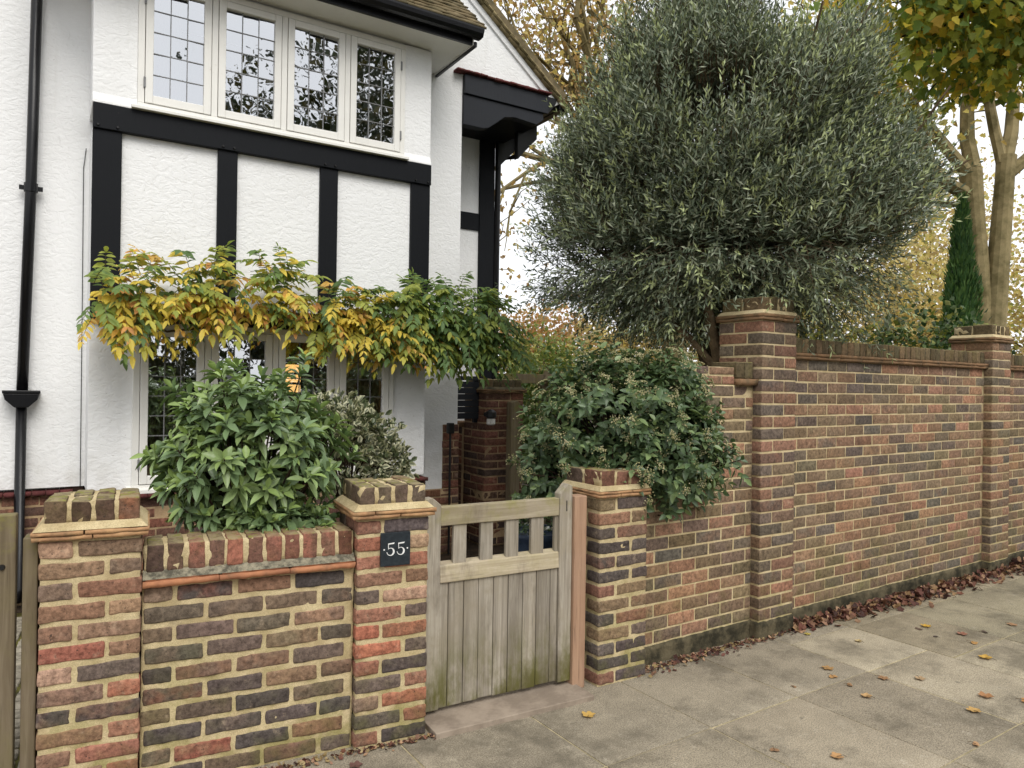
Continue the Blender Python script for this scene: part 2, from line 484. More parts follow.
PAL_RED = [((158, 106, 84), 3), ((144, 102, 84), 3), ((132, 102, 84), 3), ((108, 94, 85), 3), ((90, 81, 78), 2.4), ((170, 112, 88), 1.3), ((170, 138, 118), 1.8), ((136, 112, 92), 2)]
PAL_LEFTWALL = [((134, 104, 86), 3), ((110, 96, 86), 3), ((90, 82, 78), 4.4), ((118, 102, 86), 3), ((150, 98, 80), 1), ((144, 114, 92), 2.5), ((100, 92, 79), 2)]
PAL_PIER = [((94, 86, 80), 4), ((108, 96, 85), 3), ((136, 102, 84), 2), ((126, 106, 84), 2), ((146, 108, 88), .8)]
PAL_FAR = [((144, 115, 92), 4), ((131, 110, 90), 4), ((116, 103, 89), 3.2), ((124, 109, 86), 3), ((154, 119, 95), 2), ((160, 121, 97), .6), ((106, 97, 87), 1.6)]
PAL_HOUSE = [((112, 80, 66), 3), ((96, 72, 62), 3), ((126, 86, 70), 2), ((84, 70, 64), 2)]
PAL_CAP = [((96, 82, 70), 3), ((86, 74, 66), 3), ((112, 88, 74), 2), ((126, 94, 78), 1)]
PAL_DARKCAP = [((98, 84, 62), 3), ((84, 75, 57), 3), ((108, 92, 70), 2)]

def wall_bricks(B, s0, s1, y0, z0, z1, L=.23, H=.0785, jl=.016, jh=.016, depth=.1, start=0, k=None, wear=.004):
    """Stretcher bond facing -y."""
    n = int(round((z1-z0)/H)); H = (z1-z0)/n
    for c in range(n):
        x = s0 - (L/2 if (c+start) % 2 else 0); za = z0+c*H+jh/2; zb = z0+(c+1)*H-jh/2
        while x < s1-.01:
            a = max(x+jl/2, s0+.003); b = min(x+L-jl/2, s1-.003)
            if b-a > .035:
                w = B.g.normal(0, wear, 2)
                B.add(a+w[0]*.5, b+w[1]*.5, y0, y0+depth, za+abs(B.g.normal(0, wear*.5)), zb-abs(B.g.normal(0, wear*.5)), k=k)
            x += L

def pier_bricks(B, s0, s1, y0, y1, z0, z1, H=.0785, j=.016, k=(4, 2, 2)):
    """Pinwheel courses of a one-and-a-half-brick pier."""
    n = int(round((z1-z0)/H)); H = (z1-z0)/n
    W = s1-s0; D = y1-y0; a = W*.655; b = W-a
    for c in range(n):
        za = z0+c*H+j/2; zb = z0+(c+1)*H-j/2; h = j/2
        if c % 2:
            L = [(0, a, 0, b), (a, W, 0, D*.655), (b, W, D*.655, D), (0, b, b, D)]
        else:
            L = [(0, b, 0, D*.655), (b, W, 0, b), (a, W, b, D), (0, a, D*.655, D)]
        for (xa, xb, ya, yb) in L:
            if c % 2 == 0 and xa == 0 and ya > 0: xb = a
            xa2 = s0+xa+(h if xa > 0 else 0); xb2 = s0+xb-(h if xb < W-1e-6 else 0)
            ya2 = y0+ya+(h if ya > 0 else 0); yb2 = y0+yb-(h if yb < D-1e-6 else 0)
            w = B.g.normal(0, .003, 2)
            B.add(xa2, xb2, ya2, yb2, za+abs(w[0])*.6, zb-abs(w[1])*.6, k=k)

def cap(t, s0, s1, y0, y1, z, zt, nb, tile, mort, cop, seed, pal=PAL_CAP, over=.025, courses=2, inset=.012, cols=None, th_t=.034):
    """Tile creasing, sloped mortar fillet and brick-on-edge capping."""
    g = np.random.default_rng(seed)
    parts = []
    hh = th_t/courses
    for c in range(courses):
        o = over*(.72+.28*(c+1)/courses)
        mid = (s0+s1)/2+g.normal(0, .03)
        for (a, b) in ((s0-o, mid-.003), (mid+.003, s1+o)):
            parts.append(rough_box(a, b, y0-o, y1+o, z+c*hh+.001, z+(c+1)*hh-.002, .04, .0016, seed+c*7+int(a*10) % 5))
    V, F = merge(parts); add_mesh('creasing_tile', V, F, tile, t)
    zz = z+th_t; o = over*.85; zi = .026
    mb = MB(); n0 = len(mb.v)
    a = [(s0-o, y0-o, zz), (s1+o, y0-o, zz), (s1+o, y1+o, zz), (s0-o, y1+o, zz)]
    i = inset-.006
    b = [(s0+i, y0+i, zz+zi), (s1-i, y0+i, zz+zi), (s1-i, y1-i, zz+zi), (s0+i, y1-i, zz+zi)]
    mb.v += a+b; mb.f += [[0, 1, 5, 4], [1, 2, 6, 5], [2, 3, 7, 6], [3, 0, 4, 7], [4, 5, 6, 7], [3, 2, 1, 0]]
    mb.build('mortar_fillet', mort, t, bev=.003)
    V, F = rough_box(s0+inset+.004, s1-inset-.004, y0+inset+.004, y1-inset-.004, zz+zi-.004, zt-.006, .025, .003, seed+3)
    add_mesh('capping_mortar', V, F, mort, t)
    B = Bricks(pal, r=.009, amp=.003, k=(2, 3, 3), seed=seed)
    x = s0+inset; p = (s1-s0-2*inset)/nb; rows = 2 if (y1-y0) > .26 else 1
    yy = np.linspace(y0+inset, y1-inset, rows+1)
    for q in range(nb):
        for rr in range(rows):
            cc = cols[q % len(cols)] if cols and rr == 0 else None
            B.add(x+q*p+(.007 if q else 0), x+(q+1)*p-(.007 if q < nb-1 else 0), yy[rr]+(.006 if rr else 0), yy[rr+1]-(.006 if rr < rows-1 else 0),
                  zz+zi*.4, zt+g.normal(0, .003), cc)
    B.build('capping_bricks', cop, t)

# ------------------------------------------------------------------ 1. boundary walls
TL, TR, TG, TH = 26.5, 33.8, 30.0, 32.2

def near_pier(s0, s1, y0, y1, th, label, seed, pal, nb=4, ztop=.993, zcap=1.13, cols=None, tile='tile_buff', over=.024):
    t = thing('gate_pier', label, 'gate pier', th, ((s0+s1)/2, (y0+y1)/2, 0), 'brick piers of the low front wall')
    B = Bricks(pal, r=.008, amp=.0024, k=(5, 3, 2), seed=seed, jit=.001)
    pier_bricks(B, s0, s1, y0, y1, .0, ztop, .0764, .0148)
    B.build('brickwork', M['brick_near'], t)
    V, F = rough_box(s0+.005, s1-.005, y0+.005, y1-.005, -.05, ztop, .017, .0012, seed)
    add_mesh('mortar', V, F, M['mortar_near'], t, smooth=True)
    cap(t, s0, s1, y0, y1, ztop, zcap, nb, M[tile], M['mortar_near'], M['coping'], seed+50, cols=cols, over=over)
    return t
near_pier(-.335, -.003, 3.115, 3.445, TL, 'reddest brick gate pier, at the far left beside the slim grey timber post', 3, PAL_RED,
          cols=[(92, 76, 60), (84, 66, 56), (84, 66, 56), (124, 84, 64)])
near_pier(.822, 1.147, 3.115, 3.445, TL, 'brick gate pier carrying the slate number plaque, left of the wooden gate', 5, PAL_RED)
near_pier(2.441, 2.774, 3.016, 3.349, 32.0, 'dark brick gate pier on the right of the wooden gate, under the viburnum bush', 9, PAL_PIER, nb=3, over=.013,
          cols=[(112, 78, 66), (120, 84, 72), (126, 92, 78)])

t = thing('low_garden_wall', 'low brick garden wall with a red brick-on-edge coping between the left pier and the numbered pier', 'garden wall', TL, (.41, 3.26, 0))
B = Bricks(PAL_LEFTWALL, r=.008, amp=.0026, k=(5, 1, 2), seed=21, jit=.0012)
wall_bricks(B, .0, .819, 3.15, 0, .785, .2255, .0785, .016, .0165)
B.build('brickwork', M['brick_near'], t)
V, F = rough_box(.0, .819, 3.155, 3.365, -.05, .785, .016, .0013, 4)
add_mesh('mortar', V, F, M['mortar_near'], t, smooth=True)
parts = []
for i in range(3):
    a = .001+.273*i; parts.append(rough_box(a, a+.270, 3.118, 3.395, .786+.002*(i == 1), .808, .03, .0016, 60+i))
    parts.append(rough_box(a+.01, min(a+.268, .818), 3.128, 3.39, .8085, .815, .03, .0016, 70+i))
V, F = merge(parts); add_mesh('creasing_tile', V, F, M['tile_orange'], t)
MB().prismx([(3.124, .815), (3.16, .843), (3.36, .843), (3.39, .815)], .001, .818).build('mortar_fillet', M['pebble'], t)
V, F = rough_box(.004, .815, 3.158, 3.362, .838, .936, .02, .003, 8)
add_mesh('capping_mortar', V, F, M['mortar_near'], t)
B = Bricks(PAL_CAP, r=.008, amp=.0026, k=(2, 3, 3), seed=31)
cc = [(78, 62, 56), (104, 80, 68), (138, 92, 78), (110, 82, 72), (146, 96, 80), (114, 82, 72), (138, 92, 78), (124, 84, 72), (142, 94, 80), (138, 94, 80), (104, 70, 58)]
for q in range(11):
    a = .006+q*.0737; B.add(a+.007, a+.0737-.007, 3.152, 3.368, .835, .943, cc[q])
B.build('capping_bricks', M['coping'], t)

# plaque with the house number
t = thing('house_number_plaque', 'small square slate plaque engraved 55 on the numbered pier', 'house number', TL, (.989, 3.108, .855))
MB().box(.922, 1.056, 3.099, 3.1115, .782, .928).build('plate', M['slate'], t, bev=.002)
def digit5(mb, cx, z0, h, w, y0, y1):
    pts = []
    bar = .011
    mb.prism([(cx-w*.28, z0+h*.93), (cx-w*.25, z0+h*.52), (cx-w*.33, z0+h*.50), (cx-w*.36, z0+h*.93)][::-1], y0, y1)
    mb.prism([(cx-w*.36, z0+h*.89), (cx+w*.38, z0+h*.92), (cx+w*.45, z0+h*1.03), (cx-w*.36, z0+h*.98)], y0-.0004, y1)
    C = (cx-w*.02, z0+h*.30)
    n = 22
    for i in range(n):
        def pt(q):
            ang = R(128)-R(305)*q/n
            thick = .055+.12*math.sin(math.pi*min(1, q/n*1.05))**1.2
            ro = (w*.50, h*.32); ri = (w*(.50-thick*1.3), h*(.32-thick*.45))
            return (C[0]+ro[0]*math.cos(ang), C[1]+ro[1]*math.sin(ang)), (C[0]+ri[0]*math.cos(ang), C[1]+ri[1]*math.sin(ang))
        (o1, i1), (o2, i2) = pt(i), pt(i+1)
        mb.prism([i1, i2, o2, o1][::-1] if False else [i1, o1, o2, i2][::-1], y0, y1)
for cx in (.967, 1.013):
    m_ = MB(); digit5(m_, cx, .829, .054, .036, 3.0978, 3.1005); m_.build('digit', M['letter'], t)
for cx in (.937, 1.042):
    MB().prism([(cx+.0035*math.cos(a*math.pi/4), .856+.0035*math.sin(a*math.pi/4)) for a in range(8)], 3.0978, 3.1005).build('dot', M['letter'], t)

# ---- tall wall and piers (frame TR)
def far_mortar(t, s0, s1, y0, y1, z0, z1, seed, step=.03):
    V, F = rough_box(s0, s1, y0, y1, z0, z1, step, .0006, seed)
    add_mesh('mortar', V, F, M['mortar_far'], t, smooth=True)

def tall_wall(s0, s1, label, seed, zt=1.781, zc=1.923, coping=True, name='tall_brick_wall'):
    t = thing(name, label, 'brick wall', TR, ((s0+s1)/2, 3.14, 0), 'lengths of the brick boundary wall')
    B = Bricks(PAL_FAR, r=.004, amp=.0009, k=(2, 0, 1), seed=seed, jit=.0007, rot=.004)
    wall_bricks(B, s0, s1, 3.03, .112, zt, .2265, .0759, .0108, .0094, .1, seed, wear=.0015)
    B.build('brickwork', M['brick_far'], t)
    far_mortar(t, s0, s1, 3.0335, 3.245, .0, zt, seed, .045)
    V, F = rough_box(s0, s1, 3.026, 3.25, -.05, .108, .03, .003, seed+9)
    add_mesh('plinth', V, F, M['plinth'], t)
    if coping:
        parts = []; n = max(1, int(round((s1-s0)/.27))); p = (s1-s0)/n
        for i in range(n):
            for c in range(2):
                parts.append(rough_box(s0+i*p+.002, s0+(i+1)*p-.002, 3.0-.004*c, 3.275, zt+.001+c*.0215, zt+.0215+c*.0215, .06, .0016, seed+i*2+c))
        V, F = merge(parts); add_mesh('creasing_tile', V, F, M['tile_brown'], t)
        V, F = rough_box(s0, s1, 3.034, 3.242, zt+.043, zc-.008, .04, .002, seed+4); add_mesh('capping_mortar', V, F, M['plinth'], t)
        B = Bricks(PAL_DARKCAP, r=.006, amp=.002, k=(1, 1, 2), seed=seed+5)
        n = int(round((s1-s0)/.0757)); p = (s1-s0)/n
        for q in range(n): B.add(s0+q*p+.004, s0+(q+1)*p-.004, 3.028, 3.248, zt+.045, zc)
        B.build('capping_bricks', M['coping_tall'], t)
    return t
tall_wall(4.222, 6.976, 'long tall brown brick wall with mossy coping between the two tall piers', 41)
tall_wall(7.325, 11.2, 'tall brick wall running out of the photo beyond the far pier', 43)
t = tall_wall(2.80, 3.876, 'lower brick wall under the viburnum between the dark gate pier and the tall pier', 42, .9469, 1.05, False)
# raised kneeler against the tall pier
B = Bricks(PAL_FAR, r=.004, amp=.0012, k=(2, 0, 1), seed=77)
wall_bricks(B, 3.35, 3.876, 3.03, .9469, 1.60, .2265, .0759, .0108, .0094, .21, 1)
wall_bricks(B, 3.35, 3.69, 3.0295, 1.60, 1.715, .2265, .0759, .0108, .0094, .21, 0)
B.build('raised_brickwork', M['brick_far'], t); V, F = merge([rough_box(3.352, 3.876, 3.0335, 3.236, .948, 1.6, .05, .0006, 5), rough_box(3.352, 3.688, 3.0335, 3.236, 1.601, 1.71, .05, .0006, 6)])
add_mesh('raised_mortar', V, F, M['mortar_far'], t)
V, F = rough_box(3.695, 3.876, 2.995, 3.26, 1.601, 1.64, .03, .002, 6); add_mesh('creasing_tile', V, F, M['tile_brown'], t)
B = Bricks(PAL_DARKCAP, r=.006, amp=.002, k=(1, 1, 2), seed=78)
for q in range(2): B.add(3.708+q*.083, 3.708+q*.083+.078, 3.03, 3.23, 1.642, 1.745)
B.build('capping_bricks', M['coping_tall'], t)

def tall_pier(s0, label, seed, W=.347, zt=2.015, zc=2.165, y0=2.966, y1=3.31, pal=PAL_FAR):
    t = thing('wall_pier', label, 'brick pier', TR, (s0+W/2, (y0+y1)/2, 0), 'tall piers of the boundary wall')
    B = Bricks(pal, r=.004, amp=.0009, k=(2, 1, 1), seed=seed, jit=.0007, rot=.004)
    pier_bricks(B, s0, s0+W, y0, y1, .112, zt, .0761, .0095, (2, 1, 1))
    B.build('brickwork', M['brick_far'], t)
    far_mortar(t, s0+.0038, s0+W-.0038, y0+.0038, y1-.0038, .0, zt, seed)
    V, F = rough_box(s0-.004, s0+W+.004, y0-.004, y1, -.05, .108, .03, .003, seed+2); add_mesh('plinth', V, F, M['plinth'], t)
    cap(t, s0, s0+W, y0, y1, zt, zc, 4, M['tile_brown'], M['mortar_far'], M['coping_tall'], seed+30, PAL_DARKCAP, .018, th_t=.042)
    return t
tall_pier(3.876, 'tall brick pier rising into the olive crown, nearer of the two tall piers', 51, pal=[((132, 102, 84), 3), ((108, 96, 85), 4), ((122, 104, 86), 3), ((140, 106, 86), 1.2)])
tall_pier(6.976, 'tall brick pier in front of the slim cypress, farther of the two tall piers', 52)

# return wall running back from the tall pier
t = thing('return_wall', 'short brick return wall running back behind the tall pier', 'brick wall', TR, (3.7, 4.2, 0))
B = Bricks(PAL_FAR, r=.004, amp=.0012, k=(1, 1, 1), seed=61)
wall_bricks(B, 3.5, 3.86, 3.32, 1.0, 1.70, .2265, .0759, .0108, .0094, .2, 1)
B.build('brickwork', M['brick_far'], t)
far_mortar(t, 3.5, 3.86, 3.323, 3.8, 0, 1.70, 61)

# ------------------------------------------------------------------ 2. wooden gate, posts, step
GY = 3.17
t = thing('wooden_gate', 'weathered oak garden gate with open slats above vertical boards', 'gate', TG, (1.79, GY+.03, .03))
def stile(x0, x1, zt, left):
    m_ = MB(); w = x1-x0
    if left: pts = [(x0, .046), (x1, .046), (x1, zt-.035), (x0+w*.5, zt), (x0, zt-.004)]
    else: pts = [(x0, .046), (x1, .046), (x1, zt-.014), (x0+w*.62, zt), (x0, zt-.05)]
    m_.prism(pts, GY-.012, GY+.045); return m_.build('stile', M['oak'], t, bev=.004)
stile(1.365, 1.450, 1.045, True); stile(2.122, 2.199, 1.072, False)
MB().box(1.4505, 2.1215, GY-.006, GY+.04, .909, .999).build('top_rail', M['oak_rail'], t, bev=.004)
MB().prismx([(GY-.012, .64), (GY+.04, .64), (GY+.04, .735), (GY-.006, .72)], 1.4505, 2.1215).build('middle_rail', M['oak_rail'], t, bev=.004)
for a, b in ((1.523, 1.593), (1.669, 1.738), (1.812, 1.884), (1.958, 2.033), (2.100, 2.121)):
    MB().box(a, b, GY+.004, GY+.026, .72, .9095).build('slat', M['oak'], t, bev=.003)
xs = [1.4505, 1.498, 1.58, 1.661, 1.744, 1.827, 1.911, 1.991, 2.075, 2.1215]
g = random.Random(4)
for a, b in zip(xs[:-1], xs[1:]):
    MB().box(a+.0016, b-.0016, GY+g.uniform(-.001, .002), GY+.024, .05+g.uniform(-.003, .004), .6395).build('board', M['oak'], t, bev=.0035)
MB().box(1.4505, 2.1215, GY+.0265, GY+.05, .12, .2).build('back_ledge', M['oak_rail'], t)
MB().box(2.16, 2.165, GY-.0135, GY-.011, .93, .985).build('latch_slot', M['iron'], t)
tag(MB().box(2.201, 2.279, GY-.03, GY+.05, .0, 1.005).build('gate_post', M['cedar'], None, TG, (2.24, GY, 0), bev=.004),
    'fresh orange cedar post between the oak gate and the dark brick pier', 'gate post')
o = MB().box(1.362, 2.229, 2.985, 3.5, -.02, .026).build('doorstep_slab', M['stone_step'], None, TG, (1.8, 3.2, 0), bev=.004); tag(o, 'pinkish stone step under the wooden gate', 'step')
tag(MB().box(-.388, -.341, 3.155, 3.25, 0, 1.0).build('timber_post', M['old_wood'], None, TL, (-.36, 3.2, 0), bev=.004),
    'slim grey timber post fixed to the side of the left brick pier', 'post')
t = thing('driveway_gate', 'grey boarded driveway gate cut off at the left edge of the photo', 'gate', TL, (-.9, 3.17, .05))
MB().box(-.50, -.407, 3.14, 3.195, .04, 1.09).build('stile', M['old_wood'], t, bev=.005)
for i in range(6): MB().box(-.50-.1*(i+1)+.002, -.50-.1*i-.002, 3.16, 3.185, .06, 1.06).build('board', M['old_wood'], t, bev=.004)
MB().box(-1.1, -.501, 3.186, 3.22, .85, .95).build('back_ledge', M['old_wood'], t)
m_ = MB(); m_.tube([(-.447, 3.141, .905), (-.447, 3.131, .905)], [.011, .008], 12); m_.build('bolt', M['iron'], t)

# ------------------------------------------------------------------ 3. ground
def sheet(name, x0, x1, y0, y1, z, mat, n=1):
    V = [(x0, y0, z), (x1, y0, z), (x1, y1, z), (x0, y1, z)]
    return tag(add_mesh(name, V, [[0, 1, 2, 3]], mat), kind='structure')
sheet('ground', -400, 400, -400, 400, -.14, M['asphalt'])
o = MB().box(-14, 30, 3.14, 40, -.12, -.012).build('garden_soil', M['soil'], None, TR, (0, 0, 0)); tag(o, kind='structure')
# pavement
o = MB().box(-12, 30, -1.2, 3.14, -.13, -.0045).build('pavement_bed', M['joint'], None, TR, (0, 0, 0)); tag(o, kind='structure')
B = Bricks([((150, 140, 122), 3), ((145, 135, 118), 3), ((155, 145, 127), 2), ((140, 130, 114), 2)], r=.004, amp=.0007, k=(4, 4, 0), seed=91, jit=.0012, rot=.0008)
LIGHT = (178, 168, 147); BEIGE = (168, 158, 138); DK = (152, 143, 126)
smap = {}
xs = [2.05+.645*i for i in range(-20, 24)]
for i in range(len(xs)-1):
    a, b = xs[i], xs[i+1]
    rows = [(-1.15, -.7), (-.7, .05), (.05, .8), (.8, 1.555), (1.555, 2.315), (2.315, 3.12)]
    if a > 3.9: rows = [(-1.15, -.7), (-.7, .05), (.05, .8), (.8, 1.555), (1.555, 2.16), (2.16, 2.79), (2.79, 3.12)]
    if 3.9 < a < 4.0: rows = [(-1.15, -.7), (-.7, .05), (.05, .8), (.8, 1.555), (1.555, 2.31), (2.31, 2.81), (2.81, 3.12)]
    for (c, d) in rows:
        col = None
        if 3.9 < a < 4.0 and 2.2 < c < 2.5: col = LIGHT
        elif 3.9 < a < 4.0 and 1.5 < c < 1.6: col = BEIGE
        elif 4.5 < a < 4.7 and 1.5 < c < 1.6: col = (178, 168, 146)
        elif 5.1 < a and 1.5 < c < 2.2: col = (156, 148, 126)
        elif a > 4.5 and c > 2: col = (152, 142, 121)
        elif a < 4.0 and c > 2.2: col = DK
        if col is None: kq = B.g.uniform(.94, 1.04); col = tuple(q*kq for q in ((155, 145, 127) if B.g.random() < .6 else (160, 150, 131)))
        B.add(a+.004, b-.004, c+.004, d-.004, -.06, .0, col)
V = np.vstack(B.V); F = np.vstack(B.F)
o = add_mesh('pavement', V, F, M['slab'], None, TR, (0, 0, 0), True, {'col': np.vstack(B.C), 'col2': np.vstack(B.C)*.8}); tag(o, kind='structure')
MB().box(-12, 30, -1.38, -1.21, -.3, .0).build('kerb', M['stone_step'], None, TR, (0, 0, 0), bev=.01); tag(bpy.data.objects['kerb'], kind='structure')
# drive of setts beyond the left gap
V, F = rough_box(-1.9, -.01, 3.36, 5.9, -.03, -.004, .2, .001, 3); o = add_mesh('driveway', V, F, M['sett_moss'], None, TL, (0, 0, 0)); tag(o, kind='structure')
B = Bricks([((156, 148, 132), 3), ((138, 130, 116), 3), ((168, 160, 142), 2)], r=.008, amp=.003, k=(1, 1, 0), seed=15)
for i in range(14):
    for j in range(22): B.add(-1.5+i*.105+.008, -1.5+(i+1)*.105-.008, 3.4+j*.108+.01, 3.4+(j+1)*.108-.01, -.04, .008)
o = add_mesh('driveway_setts', np.vstack(B.V), np.vstack(B.F), M['sett'], None, TL, (0, 0, 0), True); tag(o, kind='structure')

# ------------------------------------------------------------------ 4. the house (frame TH)
H = thing('house', 'white rendered mock Tudor house with black timbers and leaded bay windows', 'house', TH, (1.5, 6.2, 0))
YB, YM = 5.75, 6.18
# main wall: left piece, right piece, gable above
MB().box(-4.5, .36, YM, YM+.3, .80, 4.4).build('main_wall', M['plaster'], H)
MB().box(2.62, 3.285, YM, YM+.3, .60, 4.4).build('main_wall', M['plaster_side'], H)
MB().prism([(-4.5, 4.4), (4.24, 4.4), (4.32, 4.56), (.9, 7.29), (-2.6, 4.5)], YM+.001, YM+.3).build('gable_wall', M['plaster_side'], H)
# bay
MB().box(.227, .494, YB+.02, YM, .80, 3.3).build('bay_wall', M['plaster'], H)
MB().box(2.44, 2.745, YB+.02, YM, .80, 3.3).build('bay_wall', M['plaster'], H)
MB().box(.494, 2.44, YB+.02, YM, 2.06, 3.3).build('bay_panel', M['plaster'], H)
for a, b in ((.222, .494), (2.504, 2.753)):
    up = MB(); up.prismx([(YB-.028, 3.455), (YB-.026, 3.47), (YB-.004, 3.53), (YB-.004, 4.44), (YM, 4.44), (YM, 3.455)], a, b); up.build('bay_upper_wall', M['plaster'], H, bev=.004)
MB().box(.494, 2.504, YB+.02, YB+.2, 3.30, 3.5).build('window_base', M['plaster'], H)
MB().box(.494, 2.504, YB+.012, YB+.2, 4.425, 4.45).build('window_head', M['plaster'], H)
# black timbers
MB().box(.227, 2.753, YB-.03, YB+.05, 3.283, 3.454).build('timber_beam', M['black_paint'], H, bev=.004)
for a, b in ((.227, .404), (1.03, 1.168), (1.795, 1.938), (2.578, 2.752)):
    p = MB().box(a, b, YB-.012, YB+.05, 2.12, 3.2825).build('timber_post', M['black_paint'], H, bev=.004)
    for q in ((a+.03), (b-.03)):
        m_ = MB(); m_.tube([(q, YB-.028, 3.305), (q, YB-.041, 3.305)], [.011, .007], 10); m_.build('bolt_head', M['iron'], p)
MB().box(.227, 2.753, YB-.03, YB+.05, 1.985, 2.119).build('timber_beam', M['black_paint'], H, bev=.004)
# sills
MB().prismx([(YB-.065, 3.456), (YB-.065, 3.478), (YB+.02, 3.50), (YB+.02, 3.456)], .455, 2.53).build('window_sill', M['white_paint'], H, bev=.003)
MB().prismx([(YB-.05, .782), (YB-.05, .81), (YB+.03, .835), (YB+.03, .782)], .46, 2.48).build('window_sill', M['white_paint'], H, bev=.003)

def window(s0, s1, z0, z1, y, lights, cols, rows, fr=.042, sash=.05):
    w = MB().box(s0, s1, y, y+.09, z1-fr, z1).box(s0, s1, y, y+.09, z0, z0+fr*.6)
    p = (s1-s0)/lights
    for i in range(lights+1):
        x = s0+i*p; a = x-(0 if i == 0 else fr/2); b = x+(0 if i == lights else fr/2)
        if i == 0: b = x+fr
        if i == lights: a = x-fr
        w.box(a, b, y+.0005, y+.0895, z0+fr*.6, z1-fr)
    w_o = w.build('window', M['white_paint'], H, bev=.003)
    for i in range(lights):
        a = s0+i*p+(fr if i == 0 else fr/2)+.004; b = s0+(i+1)*p-(fr if i == lights-1 else fr/2)-.004
        c, d = z0+fr*.6+.004, z1-fr-.004
        MB().box(a, a+sash, y-.008, y+.04, c, d).box(b-sash, b, y-.008, y+.04, c, d) \
            .box(a+sash, b-sash, y-.0075, y+.0395, d-sash, d).box(a+sash, b-sash, y-.0075, y+.0395, c, c+sash*1.15).build('casement', M['white_paint'], w_o, bev=.004)
        ga, gb, gc, gd = a+sash, b-sash, c+sash*1.15, d-sash
        # individual leaded quarries, each tilted a little
        V = []; F = []
        gr = np.random.default_rng(int(s0*100+z0*10)+i)
        dx, dz = (gb-ga)/cols, (gd-gc)/rows
        for q in range(cols):
            for r_ in range(rows):
                n = len(V); tx, tz = gr.normal(0, .0009, 2)
                for (u, v) in ((0, 0), (1, 0), (1, 1), (0, 1)):
                    V.append((ga+(q+u)*dx, y+.016+tx*(u-.5)*2*dx/.1+tz*(v-.5)*2*dz/.15, gc+(r_+v)*dz))
                F.append([n, n+1, n+2, n+3])
        add_mesh('glass', V, F, M['glass'], w_o)
        l = MB()
        for q in range(1, cols): l.box(ga+q*dx-.003, ga+q*dx+.003, y+.010, y+.021, gc, gd)
        for r_ in range(1, rows): l.box(ga, gb, y+.0105, y+.0205, gc+r_*dz-.003, gc+r_*dz+.003)
        l.build('lead_came', M['lead'], w_o)
        if i in (0, lights-1):
            for hz in (c+.14, d-.14):
                hx = a-.004 if i == 0 else b+.004
                MB().box(hx-.007, hx+.007, y-.012, y-.002, hz-.035, hz+.035).build('hinge', M['lead'], w_o)
    return w_o
window(.494, 2.504, 3.488, 4.425, YB-.022, 4, 3, 5)
window(.494, 2.44, .815, 1.982, YB-.015, 4, 3, 7)

# eaves of the bay
MB().box(-.1, 2.985, 5.47, YM-.002, 4.452, 4.472).build('soffit', M['soffit'], H)
MB().box(-.1, 2.985, 5.445, 5.469, 4.445, 4.60).build('fascia_board', M['black_gloss'], H)
gut = MB()
prof = [(5.345, 4.545), (5.35, 4.515), (5.37, 4.492), (5.40, 4.485), (5.444, 4.49), (5.444, 4.56), (5.43, 4.56), (5.425, 4.51), (5.39, 4.505), (5.365, 4.53), (5.357, 4.56), (5.345, 4.56)]
gut.prismx(prof, -.1, 3.04); gut.prismx([(5.346, 4.546), (5.37, 4.493), (5.443, 4.491), (5.443, 4.558), (5.346, 4.558)], 3.03, 3.045)
gut.build('gutter', M['black_gloss'], H)
MB().prismx([(5.445, 4.445), (5.445, 4.585), (YM-.003, 5.2), (YM-.003, 4.445)], 2.986, 2.996).build('eaves_end_board', M['soffit'], H)
MB().prismx([(5.43, 4.43), (5.43, 4.47), (YM-.003, 4.47), (YM-.003, 4.43)], 2.997, 3.02).build('edge_trim', M['black_gloss'], H)
tl = Bricks([((120, 106, 84), 3), ((98, 88, 68), 3), ((134, 112, 88), 2), ((88, 76, 64), 2)], r=.004, amp=.002, k=(1, 1, 0), seed=5, jit=.002)
V = []; F = []; n = 0
pitch = R(42); gr = np.random.default_rng(3)
for c in range(9):
    for i in range(20):
        x0 = -.1+i*.165+(.0825 if c % 2 else 0); x1 = x0+.161
        if x1 > 3.13: x1 = 3.09+gr.normal(0, .006)
        if x0 > 3.04: continue
        v, f = rough_box(x0, x1, 0, .265, 0, .017, .08, .003, c*40+i)
        a = pitch-.13+gr.normal(0, .012); ca, sa = math.cos(a), math.sin(a)
        y = v[:, 1]*ca - v[:, 2]*sa; z = v[:, 1]*sa + v[:, 2]*ca
        oy = 5.40+c*.1*math.cos(pitch); oz = 4.585+c*.1*math.sin(pitch)
        V.append(np.stack([v[:, 0], y+oy, z+oz], 1)); F.append(f+n); n += len(v)
add_mesh('bay_roof_tiles', np.vstack(V), np.vstack(F), M['roof_tile'], H)
